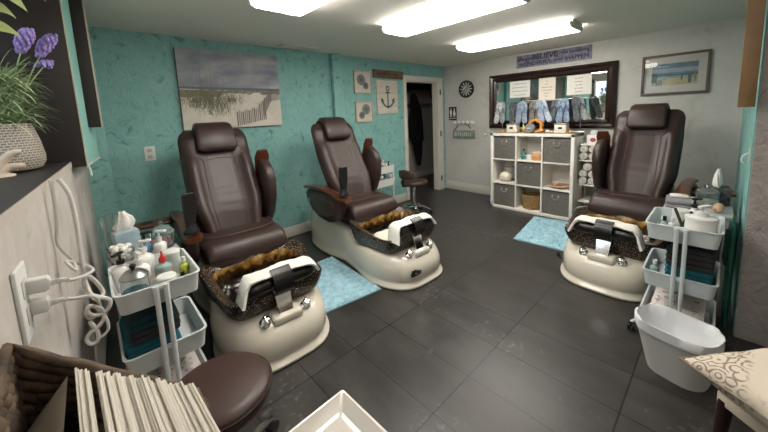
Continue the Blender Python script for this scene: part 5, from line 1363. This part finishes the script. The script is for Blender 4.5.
CW = M('white_cord', '#cfcac4', .45)
pl1 = plug(21, 288, 67, 279, 'upper white plug in the wall socket above the basket'); pl2 = plug(25, 309, 65, 299, 'lower white plug in the wall socket above the basket')
def cord(owner, pts, r):
    P = [at(a, c, 1, y) for a, c, y in pts]
    if owner: P = [p-Vector(owner.location) for p in P]; b = MB(); b.tube(catmull(P, 6), r, 8); b.build('power_cord', CW, owner, smooth=80); return
    O_ = P[0]; b = MB(); b.tube(catmull([p-O_ for p in P], 6), r, 8); o = b.build('coiled_cable', CW, None, loc=O_, smooth=80)
    tag(o, 'thick white cable hanging from the dark sill and coiled into a bundle above the basket', 'cable')
Y = -2.0
cord(pl1, [(50, 180, Y), (55, 205, Y), (57, 225, Y), (57, 242, Y), (64, 252, Y), (73, 261, Y), (76, 270, Y-.05), (70, 266, Y-.06), (66, 261, Y-.04), (76, 263, Y), (88, 266, Y), (93, 270, Y-.1), (86, 275, Y-.3), (75, 279, Y-.42), (67, 280, oy+.02)], .0055)
cord(None, [(58, 179, Y), (68, 192, Y), (73, 207, Y), (77, 228, Y), (80, 248, Y), (83, 268, Y), (86, 284, Y), (92, 296, Y-.02), (99, 300, Y), (103, 292, Y+.03), (95, 281, Y+.02), (87, 276, Y), (84, 284, Y), (90, 294, Y), (100, 297, Y), (110, 300, Y), (108, 309, Y), (98, 315, Y), (88, 313, Y-.03), (90, 306, Y-.03), (102, 309, Y), (104, 318, Y), (98, 327, Y), (90, 333, Y), (87, 340, Y), (92, 344, Y), (98, 340, Y), (97, 330, Y), (90, 322, Y)], .0075)
cord(pl2, [(65, 299, oy+.02), (76, 298, Y-.35), (87, 296, Y-.15), (96, 298, Y-.05), (100, 307, Y), (96, 316, Y), (88, 318, Y), (86, 311, Y), (94, 307, Y), (106, 318, Y), (108, 330, Y), (100, 338, Y)], .0055)
# ------------------------------------------------------------------ basket of paper towels on a narrow console
TZ2 = .845
t = thing('console_table', 'narrow dark console under the woven basket at the left wall', 'table', (-5.01, -3.10, 0))
b = MB(); b.box((0, 0, TZ2-.0125), (.24, .62, .025), .003); b.build('table_top', DKB, t)
for sx in (-1, 1):
    for sy in (-1, 1): b = MB(); b.box((sx*.10, sy*.28, (TZ2-.025)/2), (.03, .03, TZ2-.025), .003); b.build('leg', DKB, t)
def hyacinth():
    m = M('woven_hyacinth', '#46362c', .75, var=(16, .5, '#76624f'), bump=(60, .5, .004)); return m
HY = hyacinth()
BX0, BX1, BY0, BY1 = -5.150, -4.866, -2.72, -3.40
QA, QB, QC, QD = (-5.150, -2.72, 1.062), (-4.866, -2.90, .885), (-4.866, -3.40, .87), (-5.150, -3.40, 1.06)
t = thing('woven_basket', 'brown woven water hyacinth basket holding the paper towels', 'basket', ((BX0+BX1)/2, (BY0+BY1)/2, TZ2))
bc = Vector(t.location)
b = MB(); rr = random.Random(31)
def wall(p0, p1, nrow=6):
    z0, z1 = p0[2], p1[2]; p0, p1 = Vector((*p0[:2], 0)), Vector((*p1[:2], 0)); d = p1-p0; ln = d.length; dn = d.normalized(); nn = Vector((dn.y, -dn.x, 0)); n = int(ln/.034)
    for r in range(nrow):
        for k in range(n):
            f_ = (k+.5*(r % 2)+.25)/n
            if f_ > 1: continue
            q = p0+d*f_; top_ = max(.02, z0+(z1-z0)*min(1, f_)-TZ2-.012); z = top_*(r+.5)/nrow; hh = top_/nrow
            sl = .5 if r % 2 else .3
            rm = Matrix((dn, nn, Vector((0, 0, 1)))).transposed() @ Matrix.Rotation(sl, 3, 'Y')
            b.ball(q-bc+Vector((0, 0, z+TZ2))+nn*rr.uniform(-.002, .002), (.042, .012, min(.019, hh*.62)), 2, rot=rm)
wall(QA, QB, 7); wall(QB, QC, 2); wall(QC, QD, 5); wall(QD, QA, 7)
def panel(p, q):          # woven backing between the braids
    a, c = Vector(p), Vector(q); n_ = Vector((-(c-a).y, (c-a).x, 0)).normalized()*.004
    b.raw([Vector((v.x, v.y, z))-bc+e for v in (a, c) for z in (TZ2, v.z-.01) for e in (n_, -n_)], [(0, 2, 6, 4), (1, 5, 7, 3), (2, 3, 7, 6), (0, 4, 5, 1), (0, 1, 3, 2), (4, 6, 7, 5)])
for p, q in ((QA, QB), (QB, QC), (QC, QD), (QD, QA)): panel(p, q)
b.prism([(p[0]-bc.x, p[1]-bc.y) for p in (QA, QB, QC, QD)], lambda a, c, q: (a, c, q), 0, .008)
b.build('woven_wall', HY, t, smooth=80)
b = MB(); loop = []
for p, q in ((QA, QB), (QB, QC), (QC, QD), (QD, QA)):
    for k in range(8): loop.append(Vector(p).lerp(Vector(q), k/8)+Vector((0, 0, -.006+.003*math.sin(k*2.5))))
b.tube([v-bc for v in loop], .011, 8, closed=True); b.build('rim_braid', HY, t, smooth=80)
NAP = M('off_white_paper', '#d8d2c6', .9, bump=(300, .25, .001)); NAP2 = M('paper_fold_edge', '#cfc8ba', .9)
n0 = 44; rr = random.Random(17)
a0, a1 = at(79, 367, 2, 1.0), at(196, 383, 2, 1.0)
for k in range(n0):
    f_ = k/(n0-1); gap = .07*smooth(.17, .2, f_) if False else (.0 if f_ < .16 else .035)
    ff = f_*.965+gap if f_ >= .16 else f_*.8
    p = a0+(a1-a0)*min(1, ff); ht = .145+rr.uniform(-.004, .004); yv = rr.uniform(-.006, .006); lean = rr.uniform(-.006, .006)
    lab = 'folded white paper towel standing in the woven basket'
    t = thing('paper_towel', lab if 0 < k < n0-1 else ('leftmost upright paper towel beside the slumped sheet in the basket' if k == 0 else 'rightmost paper towel of the row in the basket'), 'paper towel', (p.x, p.y+yv-.11, TZ2+.010), math.radians(3), None if k in (0, n0-1) else 'paper towels standing in the woven basket')
    b = MB(); b.box((0, 0, ht/2), (.0040, .22, ht), .0006, 1, rot=(0, lean, 0)); b.build('sheet', NAP if k % 3 else NAP2, t, smooth=0)
t = thing('slumped_paper_towel', 'paper towel slumped to the left of the row in the basket, its face in shade', 'paper towel', (a0.x-.015, a0.y-.11, TZ2+.012), 0)
b = MB(); b.raw([(-.002, .10, .14), (-.002, -.26, .14), (-.083, -.26, .045), (-.083, .10, .045)], [(0, 1, 2, 3)]); bmesh.ops.solidify(b.bm, geom=b.bm.faces[:], thickness=.003); b.build('sheet', NAP2, t, smooth=0)
# ------------------------------------------------------------------ round stool, white tray, armchair with cushion
t = thing('round_stool', 'round brown leather stool on a chrome base in the foreground', 'stool', (-4.722, -2.44, 0))
castor_base(t, .27, .44, ph=math.atan2(at(266, 418, 2, .11).y+2.44, at(266, 418, 2, .11).x+4.722))
b = MB(); b.lathe([(.03, .415), (.16, .42), (.18, .435), (.187, .455), (.186, .48), (.176, .495), (.14, .502), (0, .506)], seg=48); st_ = b.build('seat', LEATHER2, t, smooth=60)
b = MB(); b.tube([(.188*math.cos(a), .188*math.sin(a), .478) for a in [2*PI*k/48 for k in range(48)]], .0035, 6, closed=True); b.build('piping', M('dark_piping', '#2a1c19', .5), st_)
tc_ = at(345, 390, 2, .66)
t = thing('serving_tray', 'glossy white square tray with a raised rim at the bottom of the photo', 'tray', (tc_.x-.17, tc_.y-.19, .638), math.radians(1.5))
b = MB(); w, d = .34, .38
b.loft([ring_at(w-.08, d-.08, .012, 0), ring_at(w, d, .008, .022), ring_at(w, d, .008, .026), ring_at(w-.012, d-.012, .008, .026), ring_at(w-.075, d-.075, .01, .006)], (True, True)); b.build('tray_body', M('glossy_white_tray', '#cbc4ba', .25, coat=.5), t, smooth=25)
b = MB(); b.box((0, 0, .0068), (w-.10, d-.10, .001), .0004); b.build('embossed_floor', M('embossed_white', '#c6bfb5', .3, bump=(70, .6, .004)), t)
t = thing('tray_stand', 'white pedestal stand under the square tray', 'side table', (tc_.x-.19, tc_.y-.21, 0))
b = MB(); b.box((0, 0, .627), (.2, .22, .02), .004); b.build('stand_top', WHITE, t); b = MB(); b.cyl((0, 0, .02), (0, 0, .62), .022, seg=16); b.build('post', WHITE, t); b = MB(); b.lathe([(.13, 0), (.13, .012), (.03, .025), (0, .025)], seg=28); b.build('foot', WHITE, t)
# armchair and cushion
tip = at(680, 357, 2, .55); A1 = Vector((.78, -.62, 0)).normalized(); A2 = Vector((-.62, -.78, 0)).normalized()
rzc = math.atan2(A1.y, A1.x)
pcx = tip+A1*.215+A2*.215
CRM = M('cream_upholstery', '#cfc3b2', .85, bump=(150, .3, .003))
t = thing('armchair', 'cream upholstered chair with dark wooden legs under the paisley cushion', 'armchair', ((lg_ := at(721, 398, 2, .36)).x+(A1.x+A2.x)*.2, lg_.y+(A1.y+A2.y)*.2, 0), rzc)
b = MB(); b.box((.0, 0, .425), (.44, .44, .09), .03, 4); b.build('seat', CRM, t, smooth=60)
b = MB(); b.box((.0, 0, .365), (.42, .42, .05), .008); b.build('seat_frame', CRM, t)
b = MB(); b.box((.235, -.0, .70), (.07, .46, .50), .03, 4, rot=(0, .12, 0)); b.build('backrest', CRM, t, smooth=60)
for sx in (-1, 1):
    for sy in (-1, 1):
        b = MB(); b.tube([(sx*.19, sy*.19, .36), (sx*.205, sy*.205, 0)], [.024, .016], 10); b.build('leg', M('dark_walnut', '#2c1c15', .4), t)
def paisley():
    m = M('paisley_linen', '#d3c6b6', .9)
    nt = m.node_tree; bs = nt.nodes['Principled BSDF']; N = nt.nodes.new; L = nt.links.new
    tc = N('ShaderNodeTexCoord')
    v = N('ShaderNodeTexVoronoi'); v.inputs['Scale'].default_value = 24; L(tc.outputs['Object'], v.inputs['Vector'])
    w_ = N('ShaderNodeMath'); w_.operation = 'MULTIPLY'; w_.inputs[1].default_value = 22; L(v.outputs['Distance'], w_.inputs[0])
    sn = N('ShaderNodeMath'); sn.operation = 'SINE'; L(w_.outputs[0], sn.inputs[0])
    v2 = N('ShaderNodeTexVoronoi'); v2.inputs['Scale'].default_value = 70; L(tc.outputs['Object'], v2.inputs['Vector'])
    ad = N('ShaderNodeMath'); ad.operation = 'MULTIPLY_ADD'; L(v2.outputs['Distance'], ad.inputs[0]); ad.inputs[1].default_value = 1.3; L(sn.outputs[0], ad.inputs[2])
    r = N('ShaderNodeValToRGB'); e = r.color_ramp.elements; e[0].position = .0; e[0].color = (*lin('#8d7f74'), 1); e[1].position = .55; e[1].color = (*lin('#d3c6b6'), 1)
    L(ad.outputs[0], r.inputs['Fac'])
    ds = N('ShaderNodeVectorMath'); ds.operation = 'DISTANCE'; L(tc.outputs['Object'], ds.inputs[0]); ds.inputs[1].default_value = (-.215, .215, .07)
    n0_ = N('ShaderNodeTexNoise'); n0_.inputs['Scale'].default_value = 9; L(tc.outputs['Object'], n0_.inputs['Vector'])
    n = N('ShaderNodeMath'); n.operation = 'MULTIPLY_ADD'; L(n0_.outputs['Fac'], n.inputs[0]); n.inputs[1].default_value = .35; 
    ng = N('ShaderNodeMath'); ng.operation = 'SUBTRACT'; ng.inputs[0].default_value = .52; L(ds.outputs['Value'], ng.inputs[1]); L(ng.outputs[0], n.inputs[2])
    r2 = N('ShaderNodeValToRGB'); r2.color_ramp.elements[0].position = .47; r2.color_ramp.elements[1].position = .52; L(n.outputs[0], r2.inputs['Fac'])
    mx = N('ShaderNodeMix'); mx.data_type = 'RGBA'; L(r2.outputs['Color'], mx.inputs['Factor']); mx.inputs['A'].default_value = (*lin('#d3c6b6'), 1); L(r.outputs['Color'], mx.inputs['B'])
    L(mx.outputs['Result'], bs.inputs['Base Color'])
    return m
t = thing('paisley_cushion', 'cream paisley cushion lying on the chair in the bottom right corner', 'cushion', (pcx.x, pcx.y, .473), rzc)
b = MB(); N_ = 24; S_ = .43
def pill(u, v, s):
    k = max(0, (1-abs(u)**2.6)*(1-abs(v)**2.6))**.5
    pin = 1-.10*(1-abs(u*v))*max(abs(u), abs(v))**3
    return (u*S_/2*pin, v*S_/2*pin, .072+s*.07*k)
for s in (-1, 1):
    g = [[pill(-1+2*i/N_, -1+2*j/N_, s) for i in range(N_+1)] for j in range(N_+1)]; b.loft(g, closed=False)
bmesh.ops.remove_doubles(b.bm, verts=b.bm.verts, dist=.0005); b.build('cover', paisley(), t, smooth=80)
b = MB(); ed = []
for (u0, v0, u1, v1) in ((-1, -1, 1, -1), (1, -1, 1, 1), (1, 1, -1, 1), (-1, 1, -1, -1)):
    for k in range(10): ed.append(pill(u0+(u1-u0)*k/10, v0+(v1-v0)*k/10, 0))
b.tube(ed, .004, 6, closed=True); b.build('piping', M('taupe_piping', '#8b7f74', .8), t)
